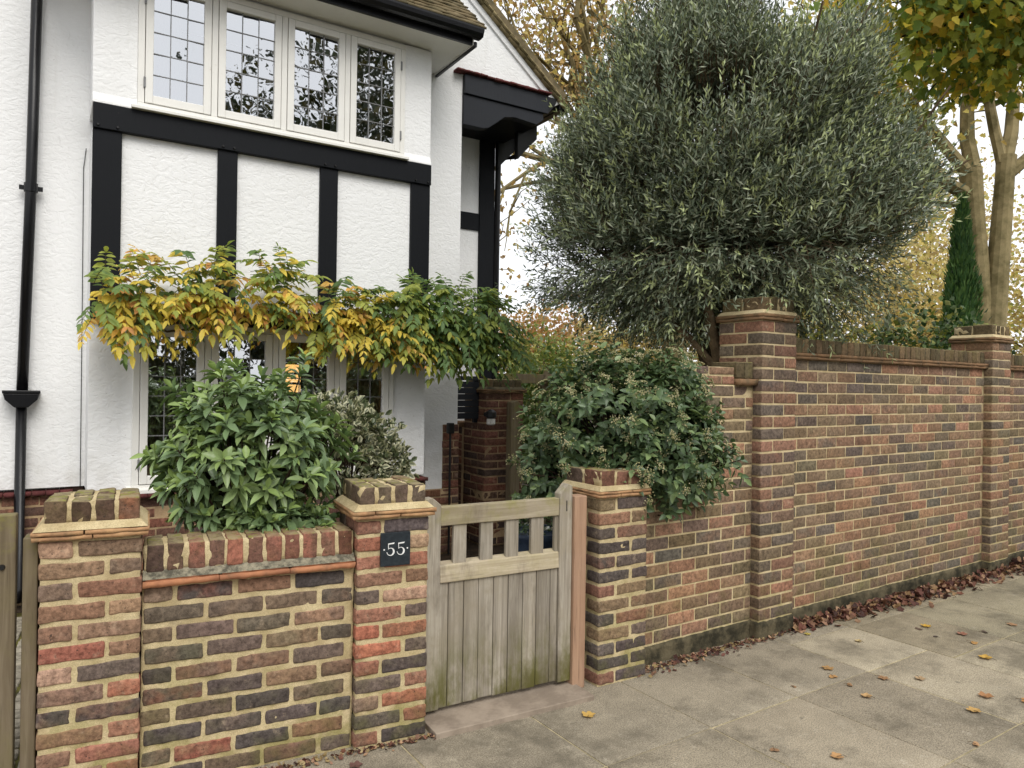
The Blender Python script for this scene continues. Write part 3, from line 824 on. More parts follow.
# gable: verge, red creasing, black boards, side eave
def slope_pt(s): return 4.50+(4.42-s)*.795
vg = MB()
ax = Vector((-1, 0, .795)).normalized(); az = Vector((.795, 0, 1)).normalized()
rl = MB()
c = Vector((2.66, 9.0, slope_pt(2.66)+.04)); rl.obox(c, ax, (0, 1, 0), az, 2.26, 2.9, .035)
c2 = Vector((-1.0, 9.0, 6.02)); rl.obox((-.95, 9.0, slope_pt(2.75)+.04), Vector((1, 0, .795)).normalized(), (0, 1, 0), Vector((-.795, 0, 1)).normalized(), 2.35, 2.9, .035)
rl.build('main_roof', M['roof_tile'], H)
V = []; F = []; n = 0
for i in range(36):
    s_ = 4.44-i*.1
    for k, (dy, dz_) in enumerate(((-.03, .0), (-.055, .022))):
        v, f = rough_box(-.085, .085, YM-.06+dy+.03, YM+.12, -.009, .009, .09, .002, i*3+k)
        a = math.atan(.795)-.06
        x = v[:, 0]*math.cos(a)*-1; z = v[:, 0]*math.sin(a)+v[:, 2]*math.cos(a)
        V.append(np.stack([x+s_, v[:, 1], z+slope_pt(s_)+dz_-.025], 1)); F.append(f[:, ::-1]+n); n += len(v)
add_mesh('verge_tiles', np.vstack(V), np.vstack(F), M['verge'], H)
MB().prism([(4.40, 4.475), (4.345, 4.445), (.95, 7.15), (.9, 7.25)], YM-.02, YM-.0005).build('verge_mortar', M['plaster_side'], H)
V = []; F = []; n = 0; gr = np.random.default_rng(9)
for i in range(13):
    v, f = rough_box(3.19+i*.083, 3.19+i*.083+.08, YM-.075-gr.uniform(0, .012), YM, 4.522+gr.uniform(-.004, .004), 4.542, .05, .002, 200+i)
    V.append(v); F.append(f+n); n += len(v)
add_mesh('red_tile_course', np.vstack(V), np.vstack(F), M['tile_red'], H)
MB().box(3.287, 4.245, YM-.05, YM-.001, 4.335, 4.515).build('fascia_board', M['grey_black'], H, bev=.004)
arch = [(3.287, 4.045), (3.287, 4.330), (4.20, 4.330), (4.205, 4.27), (4.12, 4.205), (3.86, 4.225), (3.74, 4.20), (3.66, 4.135), (3.56, 4.06), (3.50, 4.045)]
MB().prism(arch[::-1], YM-.03, YM+.06).build('shaped_board', M['grey_black'], H, bev=.005)
MB().prism([(4.20, 4.332), (4.245, 4.334), (4.30, 4.40), (4.34, 4.45), (4.36, 4.51), (4.247, 4.513), (4.2465, 4.4)], YM-.04, YM+.02).build('eaves_foot', M['black_gloss'], H)
MB().box(4.13, 4.40, YM+.03, 11.5, 4.42, 4.45).box(4.405, 4.50, YM-.02, 11.5, 4.42, 4.50).build('side_gutter', M['black_gloss'], H, bev=.01)
MB().box(3.29, 4.2, YM+.07, 6.975, 4.24, 4.26).box(2.9, 4.2, YM+.302, 6.979, 4.262, 4.4).build('porch_ceiling', M['black_paint'], H)
for yb in (6.5, 6.9):
    MB().prism([(4.12, 3.95), (4.36, 4.2), (4.36, 4.42), (4.12, 4.42)], yb, yb+.06).build('eaves_bracket', M['black_gloss'], H)
m_ = MB(); m_.tube([(4.43, 6.75, 4.43), (4.43, 6.78, 4.25), (4.36, 6.9, 4.12), (4.16, 6.96, 4.05), (4.155, 6.96, 3.0), (4.155, 6.96, 0)], .034, 10)
m_.build('downpipe', M['black_gloss'], H)
# recessed side bay (porch)
YR = 6.98
MB().box(3.0, 3.93, YR, YR+.2, 0, 4.24).build('porch_wall', M['plaster_side'], H)
MB().box(3.93, 4.115, YR-.03, YR+.2, 0, 4.24).build('timber_post', M['black_paint'], H, bev=.004)
MB().box(3.0, 3.929, YR-.02, YR+.001, 3.25, 3.435).build('timber_beam', M['black_paint'], H, bev=.004)
MB().box(3.9, 4.1, YR+.201, 11.4, 0, 4.40).build('side_wall', M['plaster_side'], H)
MB().box(3.0, 3.284, YM+.301, YR-.001, .0, 4.24).build('porch_side_wall', M['plaster_side'], H)
# plinth
for q, (a, b, y, za, zb) in enumerate(((-2.2, .22, YM-.02, 0, .75), (.20, 2.76, YB, 0, .75), (2.77, 3.30, YM-.02, 0, .60), (3.125, 3.30, YM-.012, .60, 1.2))):
    B = Bricks(PAL_HOUSE, r=.004, amp=.0012, k=(2, 0, 1), seed=71+q)
    wall_bricks(B, a, b, y, za, zb, .2265, .075, .01, .01); B.build('plinth_brickwork', M['brick_house'], H)
V, F = merge([rough_box(-4.5, .225, YM-.017, YM+.29, -.05, .75, .2, .001, 3), rough_box(.205, 2.755, YB+.003, YM-.02, -.05, .75, .2, .001, 4), rough_box(2.76, 3.297, YM-.017, YM+.29, -.05, .599, .2, .001, 5), rough_box(3.13, 3.297, YM-.0085, YM-.0005, .60, 1.2, .2, .0003, 5)])
add_mesh('plinth_mortar', V, F, M['mortar_house'], H)
for (a, b, y) in ((-2.0, .2, YM), (.18, 2.79, YB)):
    V = []; F = []; n = 0
    k = int((b-a)/.083)
    for i in range(k):
        v, f = rough_box(a+i*.083, a+i*.083+.079, y-.06-gr.uniform(0, .01), y+.1, .752+gr.uniform(0, .004), .7805, .05, .0015, 300+i); V.append(v); F.append(f+n); n += len(v)
    add_mesh('red_tile_course', np.vstack(V), np.vstack(F), M['tile_red'], H)
# downpipe on the left
dp = MB().tube([(-.095, YM-.07, 5.2), (-.125, YM-.07, 2.9), (-.158, YM-.07, 1.46)], .035, 14).build('downpipe', M['black_gloss'], H, smooth=True)
hop = MB().prism([(-.265, 1.47), (-.255, 1.43), (-.20, 1.375), (-.12, 1.375), (-.065, 1.43), (-.055, 1.47)][::1], YM-.13, YM-.01)
hop.box(-.27, -.05, YM-.135, YM-.005, 1.47, 1.492).build('hopper', M['black_gloss'], dp, bev=.004)
MB().tube([(-.16, YM-.07, 1.375), (-.165, YM-.07, .12), (-.165, YM-.12, .04)], .033, 14).build('lower_pipe', M['black_gloss'], dp, smooth=True)
MB().tube([(-.125, YM-.07, 2.87), (-.125, YM-.07, 2.93)], .043, 14).box(-.195, -.055, YM-.06, YM-.04, 2.885, 2.915).build('pipe_clip', M['black_gloss'], dp)
m_ = MB(); m_.tube([(.205, YM-.01, 3.25), (.19, YM-.012, 3.1), (.195, YM-.012, 2.2), (.2, YM-.012, .8)], .003, 6); m_.build('cable', M['iron'], H)
# room behind the bay
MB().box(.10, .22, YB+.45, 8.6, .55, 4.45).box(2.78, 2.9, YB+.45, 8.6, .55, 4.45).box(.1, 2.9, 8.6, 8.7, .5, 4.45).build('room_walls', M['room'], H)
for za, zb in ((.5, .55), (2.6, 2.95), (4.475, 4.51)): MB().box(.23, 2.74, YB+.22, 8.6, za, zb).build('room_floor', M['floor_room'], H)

def net(s0, s1, z0, z1, y, label, mat='net', name='net_curtain', amp=.02, waves=9):
    n = 90; V = []; F = []
    for i in range(n+1):
        u = i/n; yy = y+amp*math.sin(u*waves*6.28+1.3*math.sin(u*9))
        V += [(s0+(s1-s0)*u, yy, z0), (s0+(s1-s0)*u, yy, z1)]
    for i in range(n): F.append([2*i, 2*i+2, 2*i+3, 2*i+1])
    o = add_mesh(name, V, F, M[mat], None, TH, ((s0+s1)/2, y, z0), True); tag(o, label, 'curtain'); return o
net(.53, .86, .86, 1.97, YB+.2, 'grey net curtain in the leftmost light of the ground floor window')
net(1.98, 2.40, .86, 1.97, YB+.2, 'grey net curtain in the rightmost light of the ground floor window')
net(1.84, 1.955, .86, 1.97, YB+.24, 'rust red curtain beside the glowing lamp behind the ground floor window', 'curtain_red', 'curtain', .02, 3)
net(.52, .80, 3.5, 4.42, YB+.2, 'pale net curtain in the leftmost light of the upper window')
net(2.10, 2.47, 3.5, 4.42, YB+.2, 'pale net curtain in the rightmost light of the upper window')
t = thing('floor_lamp', 'glowing amber lamp with banded shade behind the ground floor window', 'lamp', TH, (1.76, 6.35, .55))
m_ = MB(); m_.lathe([(.12, 0), (.12, .02), (.02, .03), (.013, .1), (.013, .93)], (1.76, 6.35, .55), 20); m_.build('stand', M['iron'], t)
for i in range(3): MB().lathe([(.07, 0), (.075, .01), (.075, .055), (.07, .065)], (1.76, 6.35, 1.49+i*.085), 24).build('glass_band', M['glow'], t)
for i in range(3): MB().lathe([(.085, 0), (.085, .012)], (1.76, 6.35, 1.557+i*.085), 24).build('dark_ring', M['iron'], t)

# ------------------------------------------------------------------ 5. side passage (frame TH)
t = thing('passage_pier', 'dark brick pier with a timber post on its face, beside the house passage', 'brick pier', TH, (3.84, 6.45, 0))
B = Bricks(PAL_HOUSE, r=.004, amp=.0012, k=(2, 1, 1), seed=81)
pier_bricks(B, 3.62, 4.06, 6.23, 6.66, 0, 1.5, .0755, .01, (2, 1, 1)); B.build('brickwork', M['brick_house'], t)
V, F = rough_box(3.623, 4.057, 6.233, 6.657, -.02, 1.5, .05, .001, 8); add_mesh('mortar', V, F, M['mortar_house'], t)
cap(t, 3.62, 4.06, 6.23, 6.66, 1.5, 1.635, 5, M['tile_brown'], M['plinth'], M['coping_tall'], 83, PAL_DARKCAP, .03)
tag(MB().prism([(3.86, 0), (3.965, 0), (3.965, 1.40), (3.93, 1.425), (3.86, 1.41)], 6.13, 6.225).build('timber_post', M['old_wood'], None, TH, (3.91, 6.18, 0), bev=.004),
    'weathered timber post standing against the dark brick passage pier', 'post')
t = thing('passage_wall', 'low dark brick wall with tile coping running back beside the house passage', 'brick wall', TH, (3.66, 7.0, 0))
V = []; F = []
B = Bricks(PAL_HOUSE, r=.004, amp=.0012, k=(1, 2, 1), seed=85)
for c in range(15):
    y = 6.665-(.113 if c % 2 else 0)
    while y < 6.96:
        B.add(3.60, 3.7, max(y, 6.668)+.005, min(y+.2265, 6.975)-.005, c*.076+.005, (c+1)*.076-.005); y += .2265
B.build('brickwork', M['brick_house'], t)
V, F = rough_box(3.603, 3.8, 6.665, 6.975, 0, 1.14, .06, .001, 9); add_mesh('mortar', V, F, M['mortar_house'], t)
V, F = rough_box(3.57, 3.82, 6.665, 6.975, 1.141, 1.19, .06, .002, 10); add_mesh('coping', V, F, M['tile_brown'], t)
t = thing('slatted_screen', 'dark slatted timber screen between the house corner and the passage pier', 'screen', TH, (3.45, 6.4, 1.2))
for i in range(6): MB().box(3.20, 3.618, 6.36, 6.385, 1.24+i*.062, 1.24+i*.062+.058).build('slat', M['grey_black'], t)
for a in (3.29, 3.578): MB().box(a, a+.04, 6.386, 6.42, 1.2, 1.62).build('upright', M['grey_black'], t)
MB().box(3.20, 3.618, 6.355, 6.42, 1.62, 1.66).build('top_rail', M['grey_black'], t)
t = thing('wall_lantern', 'small black and white outdoor lantern on the dark brick passage pier', 'lamp', TH, (3.60, 6.20, 1.2))
MB().box(3.60, 3.64, 6.14, 6.229, 1.27, 1.31).build('bracket', M['iron'], t)
m_ = MB(); m_.lathe([(.035, 0), (.052, .01), (.052, .06), (.02, .085)], (3.62, 6.12, 1.255), 14); m_.build('hood', M['iron'], t)
m_ = MB(); m_.lathe([(.03, 0), (.042, .01), (.042, .06)], (3.62, 6.12, 1.19), 14); m_.build('shade', M['white_paint'], t)
t = thing('spike_light', 'thin black spike light standing at the brick corner of the house', 'garden light', TH, (3.16, 6.08, 0))
m_ = MB(); m_.tube([(3.16, 6.08, 0), (3.16, 6.08, 1.12)], .011, 8); m_.build('stem', M['iron'], t)
MB().box(3.13, 3.19, 6.05, 6.11, 1.12, 1.22).build('head', M['iron'], t, bev=.01)
t = thing('fence_rail', 'grey timber rail on posts behind the viburnum, right of the passage pier', 'fence', TH, (4.7, 6.9, 0))
MB().box(4.08, 4.62, 6.60, 6.65, 1.60, 1.70).build('rail', M['old_wood'], t, bev=.004)
MB().obox((4.68, 6.62, 1.665), (.96, 0, -.28), (0, 1, 0), (.28, 0, .96), .10, .035, .055).build('rail', M['old_wood'], t, bev=.004)
MB().box(4.58, 4.66, 6.655, 6.74, 0, 1.68).build('post', M['old_wood'], t)
t = thing('planter', 'blue grey glazed planter with small white flowers behind the gate', 'plant pot', TH, (3.10, 4.546, 0))
PP = (3.10, 4.546)
o = MB().lathe([(.15, 0), (.17, .05), (.225, .46), (.235, .5), (.215, .5), (.2, .45)], (PP[0], PP[1], 0), 28).build('pot', M['pot'], t, smooth=True)

# ------------------------------------------------------------------ foliage tools
def leaves(name, P, D, N, L, W, C, prof, mat, parent=None, fold=.25, droop=.15, cedge=None, th=0, org=None):
    """P base, D direction, N upper normal; prof = inner (t, width) rows."""
    P = np.asarray(P); D = nz(np.asarray(D)); n = len(P)
    S = nz(np.cross(D, N)); U = nz(np.cross(S, D))
    L = np.broadcast_to(np.asarray(L, float), (n,))[:, None]; W = np.broadcast_to(np.asarray(W, float), (n,))[:, None]
    def mid(t): return P + D*L*t + np.array([0, 0, -1.0])*L*droop*t*t
    rows = [mid(0)[:, None]]
    for t, w in prof:
        m_ = mid(t); e = U*W*w*fold
        rows.append(np.stack([m_-S*W*w*.5+e, m_, m_+S*W*w*.5+e], 1))
    rows.append(mid(1)[:, None])
    V = np.concatenate(rows, 1); k = V.shape[1]; r = len(prof)
    tri = []
    tri += [(0, 2, 1), (0, 3, 2)]
    for q in range(r-1):
        a = 1+q*3; b = a+3
        tri += [(a, a+1, b+1), (a, b+1, b), (a+1, a+2, b+2), (a+1, b+2, b+1)]
    a = 1+(r-1)*3; tri += [(a, a+1, k-1), (a+1, a+2, k-1)]
    tri = np.array(tri)
    F = (np.arange(n)[:, None, None]*k + tri[None]).reshape(-1, 3)
    C = np.asarray(C)
    CC = np.repeat(C[:, None], k, 1)
    if cedge is not None:
        E_ = np.asarray(cedge)
        for q in range(r):
            CC[:, 1+q*3] = E_; CC[:, 3+q*3] = E_
        CC[:, k-1] = E_
    return add_mesh(name, V.reshape(-1, 3), F, mat, parent, th, org, True, {'col': CC.reshape(-1, 3)})

def quadleaves(name, P, D, N, L, W, C, mat, parent=None, w_at=.5):
    """Cheap leaf: rhombus folded on its midrib."""
    P = np.asarray(P); D = nz(np.asarray(D)); n = len(P); S = nz(np.cross(D, N)); U = nz(np.cross(S, D))
    L = np.broadcast_to(np.asarray(L, float), (n,))[:, None]; W = np.broadcast_to(np.asarray(W, float), (n,))[:, None]
    a = P; b = P + D*L*w_at - S*W*.5 + U*W*.15; c = P + D*L; d = P + D*L*w_at + S*W*.5 + U*W*.15
    V = np.stack([a, b, c, d], 1).reshape(-1, 3)
    F = (np.arange(n)[:, None, None]*4 + np.array([(0, 2, 1), (0, 3, 2)])[None]).reshape(-1, 3)
    return add_mesh(name, V, F, mat, parent, 0, None, True, {'col': np.repeat(np.asarray(C), 4, 0)})

def rdir(g, n):
    return nz(g.normal(0, 1, (n, 3)))

def blob(g, n, c, rad, lo=.72, hi=1.0, ex=2.4, lump=.12, zmin=-1.0, seedlump=None, fill=.5):
    """Points in the shell of a lumpy superellipsoid, with the outward direction."""
    gl = np.random.default_rng(seedlump if seedlump is not None else 5)
    d = rdir(g, n*2); d = d[d[:, 2] > zmin][:n]
    sup = (np.abs(d)**ex).sum(1)**(-1/ex)
    lum = np.ones(len(d))
    for q in range(7):
        k = gl.normal(0, 2.6, 3); lum += lump*np.sin(d@k*1.6+gl.uniform(0, 6.28))*.55
    r = lo+(hi-lo)*g.random(len(d))**fill
    P = np.array(c)+d*(sup*lum*r)[:, None]*np.array(rad)
    return P, nz(d/np.array(rad)), r

def pal(g, n, cols, w=None, jit=.12, k=1.0):
    c = np.array([lin(*x) for x in cols])*k; w = np.array(w, float) if w is not None else np.ones(len(c))
    i = g.choice(len(c), n, p=w/w.sum())
    return c[i]*g.uniform(1-jit, 1+jit, (n, 1))

def nrm_for(g, D, up=.8, rand=.5):
    n = len(D); return nz(np.array([0, 0, 1.0])*up + g.normal(0, rand, (n, 3)))

# ------------------------------------------------------------------ 6. shrubs of the front garden
# rhododendron-like shrub
def whorl_shrub():
    g = np.random.default_rng(101)
    c = (-1.21, 3.42, 1.225)
    t = thing('green_shrub', 'mid green shrub with long whorled leaves behind the low wall', 'shrub', 0, (c[0], c[1], 0))
    P, D, r = blob(g, 320, c, (.385, .37, .38), .4, 1.0, 2.1, .15, -.75, 8)
    P2, D2, r2 = blob(g, 60, (c[0]+.14, c[1]-.12, .94), (.26, .2, .12), .5, 1, 2, .1, -.6, 9)
    Pt = np.array([c[0]+.02, c[1]-.08, 1.575])[None]+g.normal(0, .08, (9, 3)); Dt = np.tile([0, -.1, 1.0], (9, 1))
    P = np.vstack([P, P2, Pt]); D = np.vstack([D, D2, Dt])
    ax = nz(D*.8+np.array([0, 0, .55])+g.normal(0, .25, D.shape))
    LP, LD, LN, LL, LW, LC = [], [], [], [], [], []
    for p, a in zip(P, ax):
        u = np.cross(a, [.3, .2, .9]); u /= np.linalg.norm(u); v = np.cross(a, u)
        m_ = g.integers(9, 14); young = g.random() < .35
        for i in range(m_):
            f = i/m_; ph = i*2.4+g.uniform(-.3, .3); el = (.05+1.0*f)+g.normal(0, .22)   # upper leaves steeper
            d = (u*math.cos(ph)+v*math.sin(ph))*math.cos(el)+a*math.sin(el)*.9
            LP.append(p-a*(1-f)*.05); LD.append(d); LN.append(a+g.normal(0, .22, 3)+np.array([0, 0, .3]))
            l = g.uniform(.068, .112)*(1-.3*f); LL.append(l); LW.append(l*g.uniform(.32, .40))
            base = np.array(lin(110, 132, 90)) if not young else np.array(lin(136, 156, 102))
            if f > .7: base = np.array(lin(138, 160, 92))*.95
            LC.append(base*g.uniform(.75, 1.15))
    leaves('foliage', LP, LD, LN, LL, LW, LC, [(.25, .7), (.55, 1.0), (.82, .6)], M['leaf_gloss'], t, .3, .22)
    m_ = MB()
    m_.tube([(c[0], c[1], -.02), (c[0]+.02, c[1], .5), (c[0], c[1], .95)], [.03, .025, .02], 8)
    for i in range(0, len(P), 3):
        b = np.array([c[0], c[1], .75])+g.normal(0, .03, 3); q = P[i]; mid = (b+q)/2+np.array([0, 0, -.03])
        m_.tube([tuple(b), tuple(mid), tuple(q)], [.009, .006, .003], 5)
    m_.build('stems', M['bark_dark'], t)
whorl_shrub()

def variegated():
    g = np.random.default_rng(102); c = (-.90, 4.05, 1.19)
    t = thing('variegated_shrub', 'small leaved shrub with cream edged leaves behind the numbered pier', 'shrub', 0, (c[0], c[1], 0))
    P, D, r = blob(g, 1500, c, (.29, .28, .25), .55, 1.02, 2.2, .14, -.9, 3)
    P2, D2, r2 = blob(g, 550, (c[0]-.06, c[1], c[2]+.17), (.22, .2, .15), .5, 1, 2, .12, -.5, 4)
    P3, D3, r3 = blob(g, 340, (c[0]+.22, c[1]-.03, c[2]-.04), (.14, .14, .13), .4, 1, 2, .1, -.8, 4)
    P = np.vstack([P, P2, P3]); D = np.vstack([D, D2, D3]); n = len(P)
    d = nz(D+g.normal(0, .6, (n, 3))+[0, 0, .3]); l = g.uniform(.032, .052, n)
    leaves('foliage', P, d, nrm_for(g, d, .4, .9)+D*.4, l, l*.6, pal(g, n, [(54, 66, 46), (70, 80, 56)]), [(.3, .9), (.65, .9)], M['leaf_gloss'], t, .3, .1,
           cedge=pal(g, n, [(214, 210, 176), (180, 178, 142), (100, 108, 76)]))
    m_ = MB(); m_.tube([(c[0], c[1], -.02), (c[0], c[1], .9)], [.022, .015], 7)
    for i in range(0, n, 40): m_.tube([(c[0], c[1], .8), tuple((P[i]+np.array([c[0], c[1], 1.0]))/2), tuple(P[i])], [.006, .004, .002], 4)
    m_.build('stems', M['bark_dark'], t)
variegated()

def viburnum():
    g = np.random.default_rng(103); c = (.66, 4.28, 1.33)
    t = thing('viburnum_bush', 'dark green viburnum bush with cream flower buds hanging over the wall right of the gate', 'shrub', 0, (.7, 4.6, 0))
    A = [((.62, 4.42, 1.38), (.58, .45, .42), 400, .5), ((.80, 4.32, 1.12), (.42, .36, .34), 300, .5), ((.34, 4.55, 1.12), (.34, .34, .34), 190, .5),
         ((.86, 4.5, 1.55), (.36, .34, .28), 170, .5), ((1.06, 4.35, 1.25), (.24, .25, .30), 130, .5), ((.62, 4.6, 1.66), (.20, .22, .16), 90, .5)]
    P = []; D = []
    for i, (cc, rr, n, lo) in enumerate(A):
        p, d, r = blob(g, n, cc, rr, lo, 1.0, 2.2, .13, -.85, 20+i); P.append(p); D.append(d)
    P = np.vstack(P); D = np.vstack(D)
    ax = nz(D+[0, 0, .35]+g.normal(0, .35, D.shape))
    LP, LD, LN, LL, LW, LC = [], [], [], [], [], []
    FP = []; 
    for p, a, dd in zip(P, ax, D):
        u = np.cross(a, [.3, .2, .9]); u /= np.linalg.norm(u); v = np.cross(a, u)
        for k in range(5):
            for sgn in (0, math.pi):
                ph = k*math.pi/2+sgn+g.uniform(-.4, .4); el = .1+.16*k+g.normal(0, .2)
                d = (u*math.cos(ph)+v*math.sin(ph))*math.cos(el)+a*math.sin(el)
                LP.append(p-a*(4-k)*.028); LD.append(d); LN.append(a*.7+g.normal(0, .25, 3)+np.array([0, 0, .4]))
                l = g.uniform(.056, .088)*(1-.09*k); LL.append(l); LW.append(l*g.uniform(.5, .58))
                LC.append(np.array(lin(86, 106, 72) if g.random() < .7 else lin(114, 132, 86))*g.uniform(.7, 1.2))
        if g.random() < .40 and dd[2] > -.6: FP.append((p+a*.02, a))
    leaves('foliage', LP, LD, LN, LL, LW, LC, [(.22, .75), (.5, 1.0), (.8, .55)], M['leaf_gloss'], t, .22, .18)
    # bud clusters
    V = []; F = []; C = []; n = 0
    oc = np.array([(1, 0, 0), (-1, 0, 0), (0, 1, 0), (0, -1, 0), (0, 0, 1), (0, 0, -1)], float)
    of = np.array([(0, 2, 4), (2, 1, 4), (1, 3, 4), (3, 0, 4), (2, 0, 5), (1, 2, 5), (3, 1, 5), (0, 3, 5)])
    for p, a in FP:
        for q in range(34):
            o_ = g.normal(0, 1, 3); o_ -= a*(o_@a); o_ = o_*.019+a*(.01-np.linalg.norm(o_)*.004)
            V.append(p+o_+oc*g.uniform(.0035, .006)); F.append(of+n); n += 6
            C.append(np.tile(np.array(lin(*random.choice([(184, 176, 132), (166, 162, 114), (146, 146, 98), (196, 186, 150)])))*g.uniform(.8, 1.05), (6, 1)))
    add_mesh('flower_buds', np.vstack(V), np.vstack(F), M['leaf'], t, smooth=True, cols={'col': np.vstack(C)})
    m_ = MB()
    for i in range(5):
        b = (.7+g.normal(0, .08), 4.6+g.normal(0, .05), -.02); m_.tube([b, (b[0], b[1], .6), (b[0]+g.normal(0, .2), b[1]-.1, 1.3)], [.03, .022, .01], 7)
    for i in range(0, len(P), 5):
        b = np.array([.7, 4.55, .95])+g.normal(0, .1, 3); m_.tube([tuple(b), tuple((b+P[i])/2), tuple(P[i])], [.01, .007, .003], 4)
    m_.build('stems', M['bark_dark'], t)
viburnum()

# planter flowers
def planter_plant():
    g = np.random.default_rng(104)
    x, y = w2(PP[0], PP[1], TH); c = (x, y, .56)
    t = thing('potted_plant', 'small white flowering plant growing in the blue grey planter', 'plant', 0, (x, y, .45))
    P, D, r = blob(g, 420, c, (.22, .22, .14), .3, 1, 2, .1, -.6, 2); n = len(P); d = nz(D+g.normal(0, .6, (n, 3)))
    quadleaves('foliage', P, d, nrm_for(g, d), g.uniform(.03, .055, n), .022, pal(g, n, [(70, 90, 60), (96, 112, 70)]), M['leaf'], t)
    i = g.choice(n, 50); quadleaves('petals', P[i]+D[i]*.02, rdir(g, 50), D[i], .03, .03, pal(g, 50, [(230, 230, 222)]), M['leaf'], t)
planter_plant()

# ------------------------------------------------------------------ 7. wisteria on the bay
def wisteria():
    g = np.random.default_rng(105)
    t = thing('wisteria', 'wisteria turning yellow and orange along the bay above the ground floor window', 'climber', TH, (1.5, 5.7, 0))
    LP, LD, LN, LL, LW, LC = [], [], [], [], [], []
    rach = MB()
    zc = lambda s: np.interp(s, [0, .4, 1.0, 1.3, 1.8, 2.3, 2.8, 3.2, 3.6], [1.98, 2.04, 2.10, 2.16, 2.06, 2.0, 2.04, 1.98, 1.86])
    hh = lambda s: np.interp(s, [0, .4, 1.0, 1.3, 1.8, 2.3, 2.8, 3.2, 3.6], [.12, .18, .20, .22, .17, .18, .27, .24, .08])
    def cmp_leaf(p, d, l, c, c2, nl=6):
        d = d/np.linalg.norm(d); pts = []; g_dr = g.uniform(.2, .6)
        for i in range(nl*2+1):
            f = i/(nl*2); pts.append(p+d*l*f+np.array([0, 0, -1.0])*l*g_dr*f*f)
        rach.tube([tuple(pts[0]), tuple(pts[nl]), tuple(pts[-1])], [.0025, .002, .001], 3, False)
        side = np.cross(d, [0, 0, 1.0]); side /= max(np.linalg.norm(side), 1e-6)
        for i in range(2, nl*2+1, 2):
            q = pts[i]; tg = pts[min(i+1, nl*2)]-pts[i-1]; tg /= np.linalg.norm(tg); f = i/(nl*2)
            sz = l*.325*math.sin(math.pi*(.22+.62*f))
            for sg in (-1, 1):
                dd = side*sg*.85+tg*.55+np.array([0, -.05, -.36])+g.normal(0, .14, 3)
                LP.append(q); LD.append(dd); LN.append(np.array([0, -.75, .85])+g.normal(0, .38, 3)); LL.append(sz*g.uniform(.85, 1.15)); LW.append(sz*.40)
                LC.append((c if g.random() < .7 else c2)*g.uniform(.82, 1.15))
        LP.append(pts[-1]); LD.append(pts[-1]-pts[-2]); LN.append(np.array([0, -.5, 1.0])); LL.append(l*.3); LW.append(l*.12); LC.append(c)
    Y_ = [np.array(lin(*c)) for c in ((226, 202, 92), (216, 194, 86), (196, 190, 90))]
    O_ = [np.array(lin(*c)) for c in ((220, 172, 88), (208, 152, 92), (218, 182, 104))]
    G_ = [np.array(lin(*c)) for c in ((134, 152, 80), (112, 136, 78), (158, 166, 82), (100, 126, 78))]
    zmin = lambda s: np.interp(s, [.2, .45, .6, 1.05, 1.15, 1.65, 1.8, 2.1, 2.3, 2.7, 3.0, 3.6], [1.72, 1.66, 1.78, 1.80, 1.93, 1.93, 1.74, 1.72, 1.68, 1.62, 1.60, 1.66])
    made = 0
    while made < 760:
        s = g.uniform(.22, 3.42) if g.random() < .8 else g.uniform(2.25, 3.3); v = g.uniform(-1, 1); fwd = g.random()**.7
        z = zc(s)+hh(s)*v+.08-.06*(1-fwd); y = YB-.05-fwd*.36
        if s > 2.85: y = YB+.15-fwd*.55
        yel = .78-.22*v*v
        if s > 2.05: yel -= (s-2.05)*1.0
        if v > .4: yel -= .38
        if v < -.6: yel -= .25
        if s < .5 and g.random() < .4: yel -= .25
        u = g.random()
        if u < yel*.80: c, c2 = random.choice(Y_), random.choice(Y_+O_)
        elif u < yel: c, c2 = random.choice(O_), random.choice(Y_+O_)
        else: c, c2 = random.choice(G_), random.choice(G_ if s > 2.2 or g.random() < .6 else Y_)
        d = np.array([g.normal(0, .95), -g.uniform(.15, .95), g.uniform(-.8, .45)+.35*v])
        if v > .5 and g.random() < .6: d = np.array([g.normal(0, .8), -g.uniform(.1, .5), g.uniform(.1, .9)])
        if s < .5: d[0] = abs(d[0])*.6-.25
        if s > 3.2: d[0] += .5
        l = g.uniform(.19, .31); dn = d/np.linalg.norm(d)
        if z+dn[2]*l-.5*l < zmin(s): continue
        made += 1; cmp_leaf(np.array([s, y, z]), d, l, c, c2)
    # a few long upright shoots
    for (s, z, dx) in ((1.02, 2.36, .1), (1.42, 2.36, .6), (1.5, 2.3, .8), (2.55, 2.25, -.2), (2.9, 2.3, -.4), (3.05, 2.2, .5)):
        cmp_leaf(np.array([s, YB-.15, z]), np.array([dx, -.25, .8]), .34, random.choice(G_), random.choice(G_), 7)
    leaves('foliage', LP, LD, LN, LL, LW, LC, [(.22, .75), (.55, 1.0), (.82, .55)], M['leaf_climber'], t, .2, .18)
    rach.build('leaf_stalks', M['bark'], t)
    m_ = MB()
    for k in range(3):
        m_.tube([(2.772, YB+.2+.06*k, 0), (2.772, YB+.2+.05*k, 1.0), (2.772, YB+.12, 1.8), (2.7, YB-.05, 2.0), (2.2, YB-.08, 2.02+.06*k), (1.3, YB-.08, 2.06+.05*math.sin(k*2)), (.7, YB-.07, 2.02-.05*k), (.36, YB-.06, 2.02)],
                [.014, .014, .014, .014, .014, .012, .008, .004], 7)
    m_.build('woody_stem', M['bark'], t)
wisteria()

